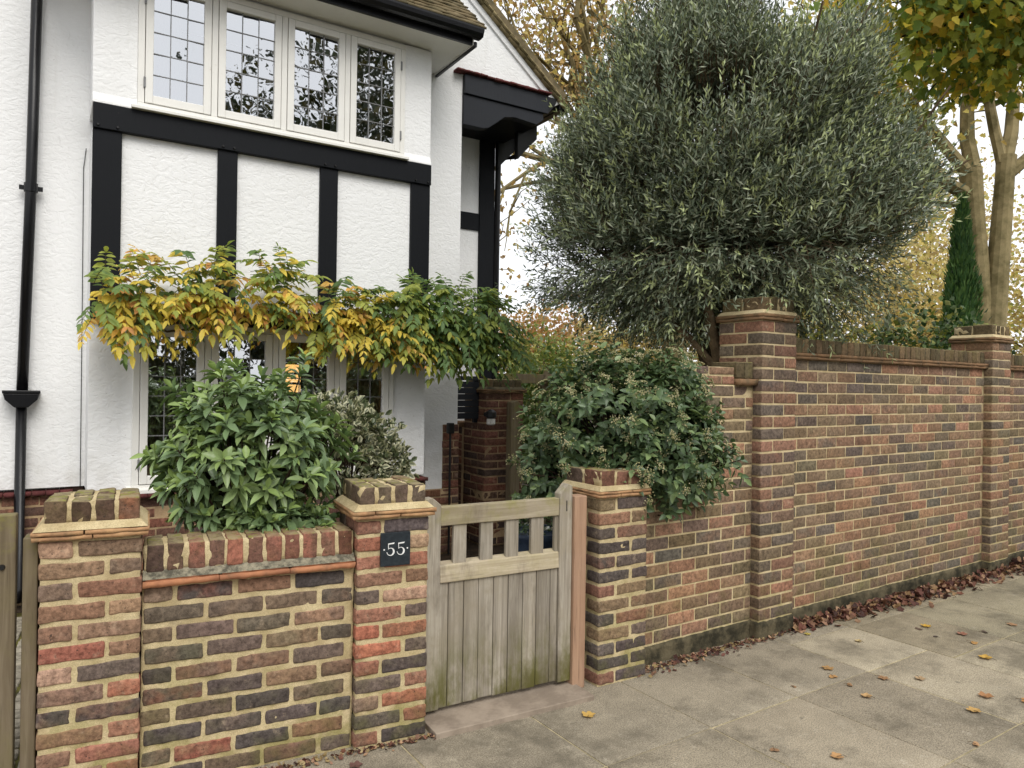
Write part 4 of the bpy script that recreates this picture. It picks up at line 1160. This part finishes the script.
# ------------------------------------------------------------------ 8. trees
def branch_tree(mb, g, p, d, l, r, depth, ends, spread=.6, upb=.15, seg=4, kids=(2, 4), shrink=.66, minr=.004, sides=7):
    pts = [np.array(p)]; q = np.array(p); dd = nz(np.array(d, float)[None])[0]; rad = [r]
    for i in range(seg):
        dd = nz((dd+g.normal(0, .14, 3)+[0, 0, upb*.3])[None])[0]; q = q+dd*l/seg; pts.append(q.copy()); rad.append(max(minr, r*(1-.45*(i+1)/seg)))
    mb.tube([tuple(x) for x in pts], rad, sides, False)
    if depth == 0:
        ends.append((pts[-1], dd)); ends.append((pts[len(pts)//2], dd)); return
    k = g.integers(kids[0], kids[1]+1)
    for i in range(k):
        f = g.uniform(.45, 1.0) if i else 1.0
        j = min(seg, int(f*seg)); nd = nz((dd+g.normal(0, spread, 3)+[0, 0, upb])[None])[0]
        branch_tree(mb, g, pts[j], nd, l*g.uniform(shrink*.8, shrink*1.15), max(minr, rad[j]*.72), depth-1, ends, spread, upb, max(2, seg-1), kids, shrink, minr, max(4, sides-1))

def olive():
    g = np.random.default_rng(201)
    bx, by = 1.72, 5.62
    t = thing('olive_tree', 'large clipped olive tree with a dense grey green crown behind the tall brick pier', 'tree', 0, (bx, by, 0))
    cz = 3.32
    stems = MB()
    tips = []
    for i in range(9):
        a = i*2*math.pi/9+.2; rr = g.uniform(.2, .6)
        e = np.array([bx+math.cos(a)*rr*1.25, by+math.sin(a)*rr*.9, g.uniform(2.5, 3.1)])
        b = np.array([bx+math.cos(a)*.06, by+math.sin(a)*.06, 0.7])
        m1 = b+(e-b)*.45+np.array([0, 0, .25])
        stems.tube([tuple(b), tuple(m1), tuple(e)], [.045, .036, .022], 8, False)
        for k in range(5):
            ee = e+np.array([math.cos(a)*.5, math.sin(a)*.4, .6])*g.uniform(.4, 1.4)+g.normal(0, .3, 3); stems.tube([tuple(e), tuple((e+ee)/2+g.normal(0, .05, 3)), tuple(ee)], [.022, .015, .007], 6, False)
    stems.tube([(bx, by, -.02), (bx, by, .4), (bx, by, .75)], [.15, .12, .11], 12)
    # limb seen left of the pier
    stems.tube([(1.50, 5.3, .9), (1.42, 5.05, 1.75), (1.32, 4.98, 2.1), (1.28, 5.0, 2.6)], [.05, .042, .036, .03], 8)
    stems.tube([(1.42, 5.05, 1.7), (1.2, 5.1, 1.95), (1.0, 5.15, 2.12)], [.03, .024, .016], 7)
    stems.build('trunk', M['bark'], t)
    n = 13500
    P, D, r = blob(g, n, (bx-.15, by-.06, cz-.16), (1.20, 1.05, 1.17), .34, 1.0, 2.2, .13, -.97, 79, .5)
    Pb, Db, rb = blob(g, 4800, (bx-.09, by-.08, cz-.17), (1.20, 1.02, 1.14), .5, 1.02, 2.4, .08, -.97, 80, .5)
    kb = (Pb[:, 2] < 3.0); P = np.vstack([P, Pb[kb]]); D = np.vstack([D, Db[kb]]); r = np.concatenate([r, rb[kb]])
    gk = np.random.default_rng(6); f = np.zeros(len(P))
    for q in range(9): f += np.sin(P@gk.normal(0, [3, 3, 4, 4, 6, 6, 8, 8, 10][q], 3)+gk.uniform(0, 6.28))
    k = f > np.quantile(f, .15); P, D, r = P[k], D[k], r[k]
    # dark hollow in the upper middle of the crown
    hol = np.array([1.33, 4.75, 3.40]); k = np.linalg.norm((P-hol)*[1, .45, 1.25], axis=1) > .25
    P, D, r = P[k], D[k], r[k]
    P[:, 0] += (P[:, 0]-(bx-.12))*np.clip((cz+.1-P[:, 2])*.12, -.12, .08)
    tw = nz(D*.7+np.array([0, 0, .95])+g.normal(0, .34, D.shape)); n = len(P)
    low = P[:, 2] < 2.5
    tw[low] = nz(D[low]*.9+np.array([0, 0, .05])+g.normal(0, .35, (low.sum(), 3)))
    tl = g.uniform(.15, .36, n)
    LP, LD, LN, LL, LC = [], [], [], [], []
    young = g.random(n) < .42
    u = nz(np.cross(tw, np.array([.3, .2, .9]))); v = np.cross(tw, u)
    cols = [lin(124, 134, 108), lin(100, 112, 90), lin(150, 156, 132), lin(84, 96, 74)]
    for k in range(8):
        f = k/7
        for sg in (0, math.pi):
            ph = k*math.pi/2+sg+g.normal(0, .35, n)
            el = (.55+.5*f+g.normal(0, .18, n))[:, None]
            d = (u*np.cos(ph)[:, None]+v*np.sin(ph)[:, None])*np.cos(el)+tw*np.sin(el)
            LP.append(P+tw*(tl*f)[:, None]); LD.append(d); LN.append(tw+g.normal(0, .3, (n, 3))); LL.append(g.uniform(.050, .080, n)*(1-.3*f))
            c = np.array(cols)[g.integers(0, 4, n)]*g.uniform(.8, 1.15, (n, 1))
            if f > .7: c = np.where(young[:, None], np.array(lin(166, 176, 126))*g.uniform(.85, 1.1, (n, 1)), c)
            LC.append(c)
    quadleaves('crown', np.vstack(LP), np.vstack(LD), np.vstack(LN), np.concatenate(LL), .0125, np.vstack(LC), M['leaf_olive'], t, .5)
    # twigs
    a = P-D*.12; b = P+tw*tl[:, None]; s_ = u*.003; V = np.stack([a-s_, a+s_, b], 1); V2 = np.stack([a-v*.003, a+v*.003, b], 1)
    V = np.concatenate([V, V2]).reshape(-1, 3); add_mesh('twigs', V, np.arange(len(V)).reshape(-1, 3), M['bark'], t)
olive()

def cypress():
    g = np.random.default_rng(202)
    X, Y = 5.33, 8.75; zb, zt = .0, 3.86
    t = thing('cypress_tree', 'slim dark green cypress rising behind the farther tall pier', 'tree', 0, (X, Y, 0))
    n = 15000; f = g.random(n)**1.25; z = .5+(zt-.5)*f
    rad = .33*np.clip((1-f)*1.35, 0, 1)**.75*(.9+.1*np.sin(f*30))
    a = g.uniform(0, 6.28, n); q = g.random(n)**.35*(1+.16*np.sin(a*3+f*14))
    P = np.stack([X+np.cos(a)*rad*q, Y+np.sin(a)*rad*q, z], 1)
    D = np.stack([np.cos(a)*.35, np.sin(a)*.35, np.ones(n)], 1)+g.normal(0, .18, (n, 3))
    quadleaves('foliage', P, D, np.stack([np.cos(a), np.sin(a), np.zeros(n)], 1)+g.normal(0, .4, (n, 3)), g.uniform(.06, .13, n), .022, pal(g, n, [(80, 114, 62), (62, 96, 54), (100, 132, 72)]), M['leaf'], t)
    MB().tube([(X, Y, -.02), (X, Y, 2.8)], [.06, .015], 8).build('trunk', M['bark'], t)
cypress()

def plane_tree(base, label, seed, trunk, ends_extra, nleaf, lsize, cols, w, limbs, depth=2, lscale=1.0, rleaf=.55, trunkr=.16):
    g = np.random.default_rng(seed)
    t = thing('plane_tree', label, 'tree', 0, base)
    m_ = MB(); ends = []
    for pts, rad in trunk: m_.tube(pts, rad, 12, False)
    for (p, d, l, r) in limbs: branch_tree(m_, g, p, d, l, r, depth, ends, .55, .12, 5, (3, 4), .64, .006)
    m_.build('trunk', M['bark_plane'], t)
    E_ = np.array([e[0] for e in ends]); i = g.integers(0, len(E_), nleaf)
    P = E_[i]+g.normal(0, rleaf, (nleaf, 3))*lscale
    D = rdir(g, nleaf)+[0, 0, -.4]; l = g.uniform(lsize*.6, lsize*1.15, nleaf)
    leaves('crown', P, D, rdir(g, nleaf), l, l*g.uniform(.7, 1.0, nleaf), pal(g, nleaf, cols, w, .2), [(.35, 1.0), (.55, .55), (.7, .8)], M['leaf_autumn'], t, .3, .1)
    return t
AUT = [(196, 170, 104), (180, 148, 92), (160, 130, 86), (176, 168, 104), (204, 184, 116)]
# big plane behind the house and olive
plane_tree((3.3, 15.0, 0), 'tall thinly leaved plane tree between the house gable and the olive', 301,
           [([(3.3, 15, -.05), (3.3, 15, 3), (3.1, 15, 5.2)], [.30, .25, .22])], None, 6200, .115, AUT, [2, 3, 3, 2, 2],
           [((3.1, 15, 5.0), (-.95, -.1, .75), 3.6, .09), ((3.1, 15, 5.0), (-.6, .1, 1), 3.8, .15), ((3.1, 15, 5.2), (-.1, 0, 1), 3.2, .15), ((3.1, 15, 5.2), (-1, 0, .55), 3.6, .07),
            ((3.1, 15, 5.0), (.7, .2, .9), 3.0, .13), ((3.1, 15, 4.8), (-.9, .3, .9), 4.0, .12), ((3.1, 15, 5.2), (-1, -.3, .8), 4.0, .08), ((3.1, 15, 5.1), (-1, 0, .75), 4.2, .12)], 3, 1, .5)
# right plane with twin stems
plane_tree((7.25, 11.3, 0), 'pale barked plane tree with twin stems at the right edge behind the wall', 302,
           [([(7.2, 11.3, -.05), (7.2, 11.3, 1.6), (7.18, 11.3, 3.0), (7.08, 11.3, 4.2), (7.0, 11.3, 5.0)], [.21, .19, .16, .14, .16]),
            ([(7.3, 11.25, -.05), (7.34, 11.25, 2.2), (7.42, 11.25, 3.6), (7.5, 11.25, 4.9), (7.52, 11.25, 5.2)], [.19, .17, .15, .13, .14])], None, 3000, .13,
           [(214, 196, 110), (198, 180, 100), (184, 176, 112), (168, 144, 92)], [3, 3, 2, 2],
           [((7.0, 11.3, 4.6), (-1, -.1, .75), 1.9, .11), ((7.0, 11.3, 4.9), (-.55, 0, 1), 2.3, .10), ((7.05, 11.3, 5.0), (.15, 0, 1), 2.6, .12), ((7.5, 11.25, 5.1), (.2, .1, 1), 2.6, .11),
            ((7.52, 11.25, 4.9), (.8, 0, .8), 2.2, .10), ((7.45, 11.25, 5.1), (-.2, 0, 1.2), 2.4, .09), ((7.05, 11.3, 4.5), (-.9, .2, .15), 1.6, .05)], 3, 1, .45)

def cloud_tree(name, label, base, c, rad, n, ls, cols, w, seed, mat='leaf_autumn', lo=.2, lump=.16, trunk_r=.08, cat='tree', group=None, zmin=-1, fill=.6, br=26, ratio=.7):
    g = np.random.default_rng(seed); t = thing(name, label, cat, 0, (base[0], base[1], 0), group)
    P, D, r = blob(g, n, c, rad, lo, 1.05, 2.2, lump, zmin, seed, fill); n = len(P)
    d = nz(D*.5+rdir(g, n)+[0, 0, -.2]); l = g.uniform(ls*.6, ls*1.2, n)
    quadleaves('crown' if cat == 'tree' else 'foliage', P, d, nrm_for(g, d, .5, .7), l, l*ratio, pal(g, n, cols, w, .2), M[mat], t, .5)
    m_ = MB(); top = np.array([base[0], base[1], max(.5, c[2]-rad[2]*.5)])
    m_.tube([(base[0], base[1], -.03), tuple((np.array([base[0], base[1], 0])+top)/2+g.normal(0, .05, 3)*[1, 1, 0]), tuple(top)], [trunk_r, trunk_r*.85, trunk_r*.7], 9, False)
    for i in g.choice(n, br, False):
        m_.tube([tuple(top), tuple((top+P[i])/2+g.normal(0, .12, 3)), tuple(P[i])], [trunk_r*.45, trunk_r*.25, .006], 5, False)
    m_.build('trunk' if cat == 'tree' else 'stems', M['bark'], t); return t
GRP = 'autumn trees behind the garden wall'
YEL = [(214, 196, 128), (200, 180, 120), (184, 172, 118), (172, 150, 108), (222, 208, 152)]
ORA = [(206, 162, 112), (190, 146, 104), (208, 170, 112), (178, 150, 108), (168, 160, 108)]
PAL_ = [(216, 200, 156), (204, 184, 136), (192, 166, 120), (222, 206, 140), (170, 150, 108)]
cloud_tree('autumn_tree', 'orange brown autumn tree low against the sky, right of the house corner', (.6, 17.5), (.7, 17.5, 2.4), (1.7, 1.2, 1.05), 6500, .11, ORA, None, 401, group=GRP)
cloud_tree('autumn_tree', 'golden yellow tree seen under the left side of the olive crown', (2.7, 15.8), (2.6, 15.8, 2.1), (1.5, 1.2, 1.3), 5000, .12, YEL, None, 402, group=GRP)
cloud_tree('autumn_tree', 'yellow leaved tree directly behind the olive trunk', (5.2, 16), (5.2, 16, 2.3), (1.9, 1.2, 1.6), 5200, .12, YEL, None, 403, group=GRP)
cloud_tree('autumn_tree', 'bright yellow tree between the olive and the slim cypress', (8.2, 15.5), (8.3, 15.5, 2.6), (1.9, 1.3, 2.1), 8000, .12, YEL, [3, 2, 3, 1, 3], 404, group=GRP)
cloud_tree('autumn_tree', 'tall pale straw coloured tree showing above the slim cypress', (11.0, 19), (10.6, 19, 4.2), (3.4, 1.8, 3.9), 13000, .13, PAL_+[(190, 186, 110), (170, 172, 100)], None, 405, group=GRP, lo=.1)
cloud_tree('autumn_tree', 'orange and straw coloured tree at the right edge behind the plane trunk', (12.6, 16.5), (12.3, 16.5, 2.6), (2.2, 1.5, 2.4), 8500, .12, YEL+[(180, 178, 104), (160, 164, 96)], None, 406, group=GRP)
cloud_tree('evergreen_shrub', 'dark green bush just behind the tall wall, left of the cypress', (4.3, 8.2), (4.45, 8.2, 1.75), (.85, .4, .55), 4200, .075, [(70, 92, 52), (92, 112, 62), (54, 76, 46), (128, 132, 66)], None, 407, 'leaf', .3, .18, .04, 'shrub')
cloud_tree('evergreen_shrub', 'yellow green bush behind the tall wall under the right side of the olive crown', (3.7, 9.6), (3.75, 9.6, 1.9), (.9, .5, .7), 3600, .08, [(150, 150, 60), (120, 130, 62), (180, 166, 70)], None, 408, 'leaf', .3, .18, .04, 'shrub')
cloud_tree('evergreen_shrub', 'fresh green shrub behind the timber rail, beside the passage pier', (.45, 8.6), (.42, 8.6, 1.2), (.62, .5, .75), 4200, .07, [(104, 124, 66), (86, 108, 60), (130, 140, 74)], None, 409, 'leaf', .3, .16, .03, 'shrub')
cloud_tree('evergreen_shrub', 'pale green bush at the end of the wisteria, above the passage pier', (.55, 11.5), (.45, 11.5, 1.75), (.75, .5, .65), 3000, .08, [(140, 150, 80), (118, 132, 70), (160, 150, 80)], None, 410, 'leaf', .3, .16, .03, 'shrub')
# overhanging crown, upper right corner
def maple():
    g = np.random.default_rng(411); c = np.array([4.75, 7.2, 5.5])
    t = thing('street_maple', 'green and yellow maple crown overhanging the top right corner', 'tree', 0, (7.6, 7.4, 0))
    P, D, r_ = blob(g, 7000, c, (1.45, 1.2, .95), .2, 1.05, 2.2, .22, -1, 411, .6); n = len(P)
    d = nz(rdir(g, n)+[0, 0, -.9]); l = g.uniform(.07, .125, n)
    leaves('crown', P, d, nz(D*.5+[0, -.6, .5]+g.normal(0, .5, (n, 3))), l, l*g.uniform(.8, 1.1, n), pal(g, n, [(160, 164, 66), (106, 128, 60), (202, 182, 66), (138, 146, 64), (208, 172, 70)], [3, 4, 2, 3, .8], .22),
           [(.12, .5), (.28, 1.0), (.42, .62), (.6, .8), (.75, .4)], M['leaf_autumn'], t, .2, .12)
    m_ = MB(); m_.tube([(7.6, 7.4, -.05), (7.55, 7.4, 2.5), (7.4, 7.4, 4.6)], [.2, .17, .13], 10, False)
    m_.tube([(7.4, 7.4, 4.5), (6.5, 7.3, 5.2), (5.4, 7.2, 5.5), (4.5, 7.1, 5.3)], [.09, .07, .045, .02], 8, False)
    for i in g.choice(n, 40, False):
        q = P[i]; b = np.array([np.clip(q[0]+.4, 4.6, 7.0), 7.2, 5.35]); m_.tube([tuple(b), tuple((b+q)/2+[0, 0, .08]), tuple(q)], [.016, .011, .004], 5, False)
    m_.build('trunk', M['bark_dark'], t)
maple()
# trees over the road, behind the viewer, mirrored in the panes
for i, (x, y, z, rx, rz, lb) in enumerate(((15, -5.0, 8.0, 3.6, 6.6, 'dark evergreen street tree across the road, mirrored in the rightmost panes'), (15.5, -11, 6.6, 3.4, 5.6, 'dark street tree across the road, mirrored in the middle panes'), (9, -15, 4.0, 3.4, 3.4, 'lower dark street tree across the road, mirrored in the left panes'))):
    cloud_tree('street_tree', lb, (x, y), (x, y, z), (rx, 3, rz), 14000, .24, [(58, 66, 40), (46, 54, 36), (84, 78, 42)], None, 420+i, 'leaf', .3, .16, .25, 'tree', 'trees across the road')

for i, (x, y, rx, ry, lb) in enumerate(((9.5, -13.5, 4.5, 2.2, 'long unseen hedge added across the road to darken the left ground floor panes'), (16.5, -8.5, 3.2, 3.2, 'round unseen hedge added across the road to darken the middle ground floor panes'), (19, -2.5, 3.0, 3.2, 'unseen hedge added by a far street tree, darkening the right ground floor panes'))):
    cloud_tree('hedge', lb, (x, y), (x, y, 1.5), (rx, ry, 2.1), 5000, .3, [(58, 66, 40), (46, 54, 36), (74, 72, 42)], None, 430+i, 'leaf', .6, .1, .1, 'hedge', 'hedges added across the road for dark reflections')  # dark masses added out of view so the ground floor glass reflects less sky

# ------------------------------------------------------------------ 9. fallen leaves
def dead_leaf_mesh(kind, seed):
    g = np.random.default_rng(seed); n = 22
    out = []
    for i in range(n):
        a = 2*math.pi*i/n; lob = .62+.38*abs(math.cos(a*2.5)) if kind == 'maple' else 1.0
        out.append((math.cos(a)*lob*(1 if kind == 'maple' else .62), math.sin(a)*lob, 0))
    V = [(0, 0, 0)]+[tuple(.5*np.array(o)) for o in out]+out
    F = [(0, 1+i, 1+(i+1) % n) for i in range(n)]+[(1+i, 1+n+i, 1+n+(i+1) % n) for i in range(n)]+[(1+i, 1+n+(i+1) % n, 1+(i+1) % n) for i in range(n)]
    V = np.array(V); k1, k2 = g.normal(0, .35, 2)
    V[:, 2] = .22*V[:, 0]**2*np.sign(k1)+.35*np.abs(V[:, 1])**1.5*(.6+k2)+.06*np.sin(V[:, 0]*6+V[:, 1]*5)
    V[:, 2] -= V[:, 2].min()
    return V, np.array(F)
DL = [dead_leaf_mesh('maple', 1), dead_leaf_mesh('maple', 2), dead_leaf_mesh('oval', 3), dead_leaf_mesh('oval', 4)]
def litter(name, label, region, n, cols, w, seed, size=.035, heap=.04):
    g = np.random.default_rng(seed); V = []; F = []; C = []; k = 0
    for i in range(n):
        s, y, hmax = region(g); v, f = DL[g.integers(0, 4)]
        q = Matrix.Rotation(g.uniform(0, 6.28), 3, 'Z') @ Matrix.Rotation(g.normal(0, .5), 3, 'X') @ Matrix.Rotation(g.normal(0, .5), 3, 'Y')
        v = (v*g.uniform(.5, 1.2)*size) @ np.array(q).T
        v = v - [0, 0, v[:, 2].min()]
        v = v+np.array([s, y, .002+hmax*g.random()]); V.append(v); F.append(f+k); k += len(v)
        C.append(np.tile(pal(g, 1, cols, w, .25), (len(v), 1)))
    o = add_mesh(name, np.vstack(V), np.vstack(F), M['leaf_dead'], None, TR, (5.5, 2.9, 0), True, {'col': np.vstack(C)})
    return tag(o, label, 'leaf litter', None, 'stuff')
BR = [(100, 64, 54), (118, 80, 64), (82, 54, 47), (134, 102, 82), (160, 128, 100), (70, 50, 45)]
def reg_drift(g):
    s = 4.22+4.4*g.random()**1.1; wd = .07+.09*min(1, (s-4.2)/1.3); d = abs(g.normal(0, .5)); d = min(d, 1.6)
    return s, min(3.0, 3.0-d*wd), .035*max(0, 1-d)
litter('leaf_litter', 'drift of brown fallen leaves along the foot of the long tall wall', reg_drift, 1700, BR+[(140, 112, 80)], None, 501, .025)
def reg_small(g):
    s = g.uniform(2.78, 4.2); return s, 3.0-abs(g.normal(0, .045)), .006
litter('leaf_crumbs', 'thin line of leaf crumbs along the foot of the lower wall', reg_small, 520, BR+[(150, 130, 90)], None, 502, .013)
def reg_left(g):
    s = g.uniform(.5, 1.35); return s, 3.02-abs(g.normal(0, .04))-.05, .004
def reg_left(g):
    s = g.uniform(.75, 1.56); return s, 2.935+(1.53-s)*.128-abs(g.normal(0, .02)), .004
litter('leaf_crumbs', 'thin line of dry crumbs along the foot of the numbered pier and low wall', reg_left, 260, BR+[(170, 150, 110), (150, 130, 90)], None, 503, .011)
# individual leaves on the pavement
LV = [((.39, 3.52), (204, 158, 66), .042, 'yellow fallen leaf on the slab in front of the gate', 0),
      ((1.81, 4.16), (176, 128, 66), .040, 'brown fallen leaf at the lower corner of the pale slab', 1),
      ((1.79, 4.04), (188, 134, 70), .034, 'tan fallen leaf just below the leaf at the corner of the pale slab', 2),
      ((2.06, 4.03), (160, 112, 66), .036, 'curled brown leaf on the joint right of the pale slab', 1),
      ((2.26, 4.03), (186, 150, 104), .034, 'pale flat leaf in the middle of the beige slab', 0),
      ((1.83, 3.93), (150, 106, 62), .026, 'small brown leaf on the dark slab below the pale slab', 3),
      ((1.85, 3.79), (196, 150, 88), .034, 'light tan leaf on the dark slab, nearer the viewer', 0),
      ((2.31, 3.64), (198, 150, 72), .040, 'yellow brown leaf near the lower edge of the beige slab', 1),
      ((2.48, 3.81), (168, 110, 58), .045, 'large star shaped brown leaf on the beige slab', 0),
      ((2.66, 3.75), (190, 122, 50), .045, 'large orange leaf on the right part of the beige slab', 1),
      ((1.42, 3.16), (190, 136, 76), .034, 'tan leaf near the bottom edge of the photo', 0),
      ((1.17, 3.21), (140, 98, 60), .026, 'small dark leaf near the bottom edge of the photo, left of the tan leaf', 2),
      ((2.10, 3.29), (182, 132, 84), .026, 'small pale leaf in the lower right corner', 3),
      ((1.52, 3.90), (150, 110, 70), .018, 'tiny brown leaf alone on the long dark slab', 2),
      ((2.83, 4.36), (206, 156, 52), .045, 'bright yellow leaf on the joint of the upper right slabs', 0),
      ((3.02, 4.22), (192, 152, 100), .038, 'pale leaf on the light slab at the right edge', 1),
      ((2.80, 4.93), (210, 158, 40), .040, 'bright golden leaf nearest the brown leaf drift', 0),
      ((3.42, 4.99), (176, 128, 84), .040, 'brown leaf standing up far along the pavement', 1),
      ((2.95, 4.78), (156, 96, 70), .040, 'reddish brown leaf on the far slab', 0),
      ((2.93, 4.62), (196, 140, 66), .036, 'orange leaf just below the reddish brown leaf', 2),
      ((3.13, 4.83), (74, 58, 46), .030, 'dark shrivelled leaf on the far slab', 3),
      ((2.72, 4.87), (90, 66, 50), .030, 'dark brown leaf left of the golden leaf', 3),
      ((2.75, 4.73), (66, 54, 44), .022, 'small black leaf below the golden leaf', 2),
      ((2.20, 4.62), (196, 170, 110), .028, 'pale yellow leaf at the upper edge of the pale slab', 0),
      ((1.93, 4.74), (206, 180, 62), .026, 'small bright yellow leaf at the start of the leaf drift', 1),
      ((-.62, 3.03), (92, 54, 44), .035, 'dark curled leaf at the foot of the numbered pier', 1)]
g = np.random.default_rng(600)
for (x, y), c, sz, lb, k in LV:
    sz *= .85; c = tuple(.75*q+.25*140 for q in c)
    v, f = DL[k]; a = g.uniform(0, 6.28); q = np.array(Matrix.Rotation(a, 3, 'Z')); v = (v*sz)@q.T
    v = v + np.array([x, y, .002])
    o = add_mesh('fallen_leaf', v, f, M['leaf_dead'], None, 0, (x, y, 0), True, {'col': np.tile(np.array(lin(*c)), (len(v), 1))})
    m_ = MB(); d = np.array([math.cos(a), math.sin(a), 0])
    m_.tube([(x, y, .006), tuple(np.array([x, y, .012])-d*sz*.9), tuple(np.array([x, y, .006])-d*sz*1.5)], .0012, 4); m_.build('stalk', M['bark'], o)
    tag(o, lb, 'leaf', 'fallen leaves on the pavement')

# ------------------------------------------------------------------ 10. light, sky, camera
wd = bpy.data.worlds.new('World'); scene.world = wd; wd.use_nodes = True
nt = wd.node_tree; bg = nt.nodes['Background']
sky = nt.nodes.new('ShaderNodeTexSky'); sky.sky_type = 'NISHITA'; sky.sun_disc = False
sd = Vector((.35, -.62, .80)).normalized()
sky.sun_elevation = math.asin(sd.z); sky.sun_rotation = math.atan2(sd.x, sd.y)
hs = nt.nodes.new('ShaderNodeHueSaturation'); hs.inputs['Saturation'].default_value = .12
mx = nt.nodes.new('ShaderNodeMix'); mx.data_type = 'RGBA'; mx.inputs[0].default_value = .72
tc = nt.nodes.new('ShaderNodeTexCoord'); ns = nt.nodes.new('ShaderNodeTexNoise'); ns.inputs['Scale'].default_value = 2.2; ns.inputs['Detail'].default_value = 5
nt.links.new(tc.outputs['Generated'], ns.inputs['Vector'])
cl = nt.nodes.new('ShaderNodeMix'); cl.data_type = 'RGBA'
cl.inputs[6].default_value = (8.2, 8.45, 8.9, 1); cl.inputs[7].default_value = (10.0, 10.1, 10.3, 1)
nt.links.new(ns.outputs['Fac'], cl.inputs[0])
nt.links.new(sky.outputs[0], hs.inputs['Color']); nt.links.new(hs.outputs[0], mx.inputs[6]); nt.links.new(cl.outputs[2], mx.inputs[7])
nt.links.new(mx.outputs[2], bg.inputs['Color']); bg.inputs['Strength'].default_value = .105
L = bpy.data.lights.new('sun', 'SUN'); L.energy = 1.5; L.angle = R(35); L.color = (1, .965, .91)
lo = bpy.data.objects.new('sun', L); COL.objects.link(lo); lo.rotation_euler = sd.to_track_quat('Z', 'Y').to_euler(); lo.location = (4, -6, 12)

cam = bpy.data.cameras.new('camera'); cam.sensor_width = 36; cam.lens = 735/1024*36; cam.clip_end = 2000; cam.clip_start = .05
co = bpy.data.objects.new('camera', cam); COL.objects.link(co); co.location = (0, 0, 1.58)
co.rotation_euler = (R(90)+1/735, -.015, 0)
scene.camera = co
vs = scene.view_settings; vs.view_transform = 'Standard'; vs.look = 'None'; vs.gamma = 1; vs.use_curve_mapping = False; vs.exposure = .58

scene.cycles.max_bounces = 6; scene.cycles.diffuse_bounces = 3; scene.cycles.glossy_bounces = 3; scene.cycles.transmission_bounces = 4; scene.cycles.transparent_max_bounces = 8
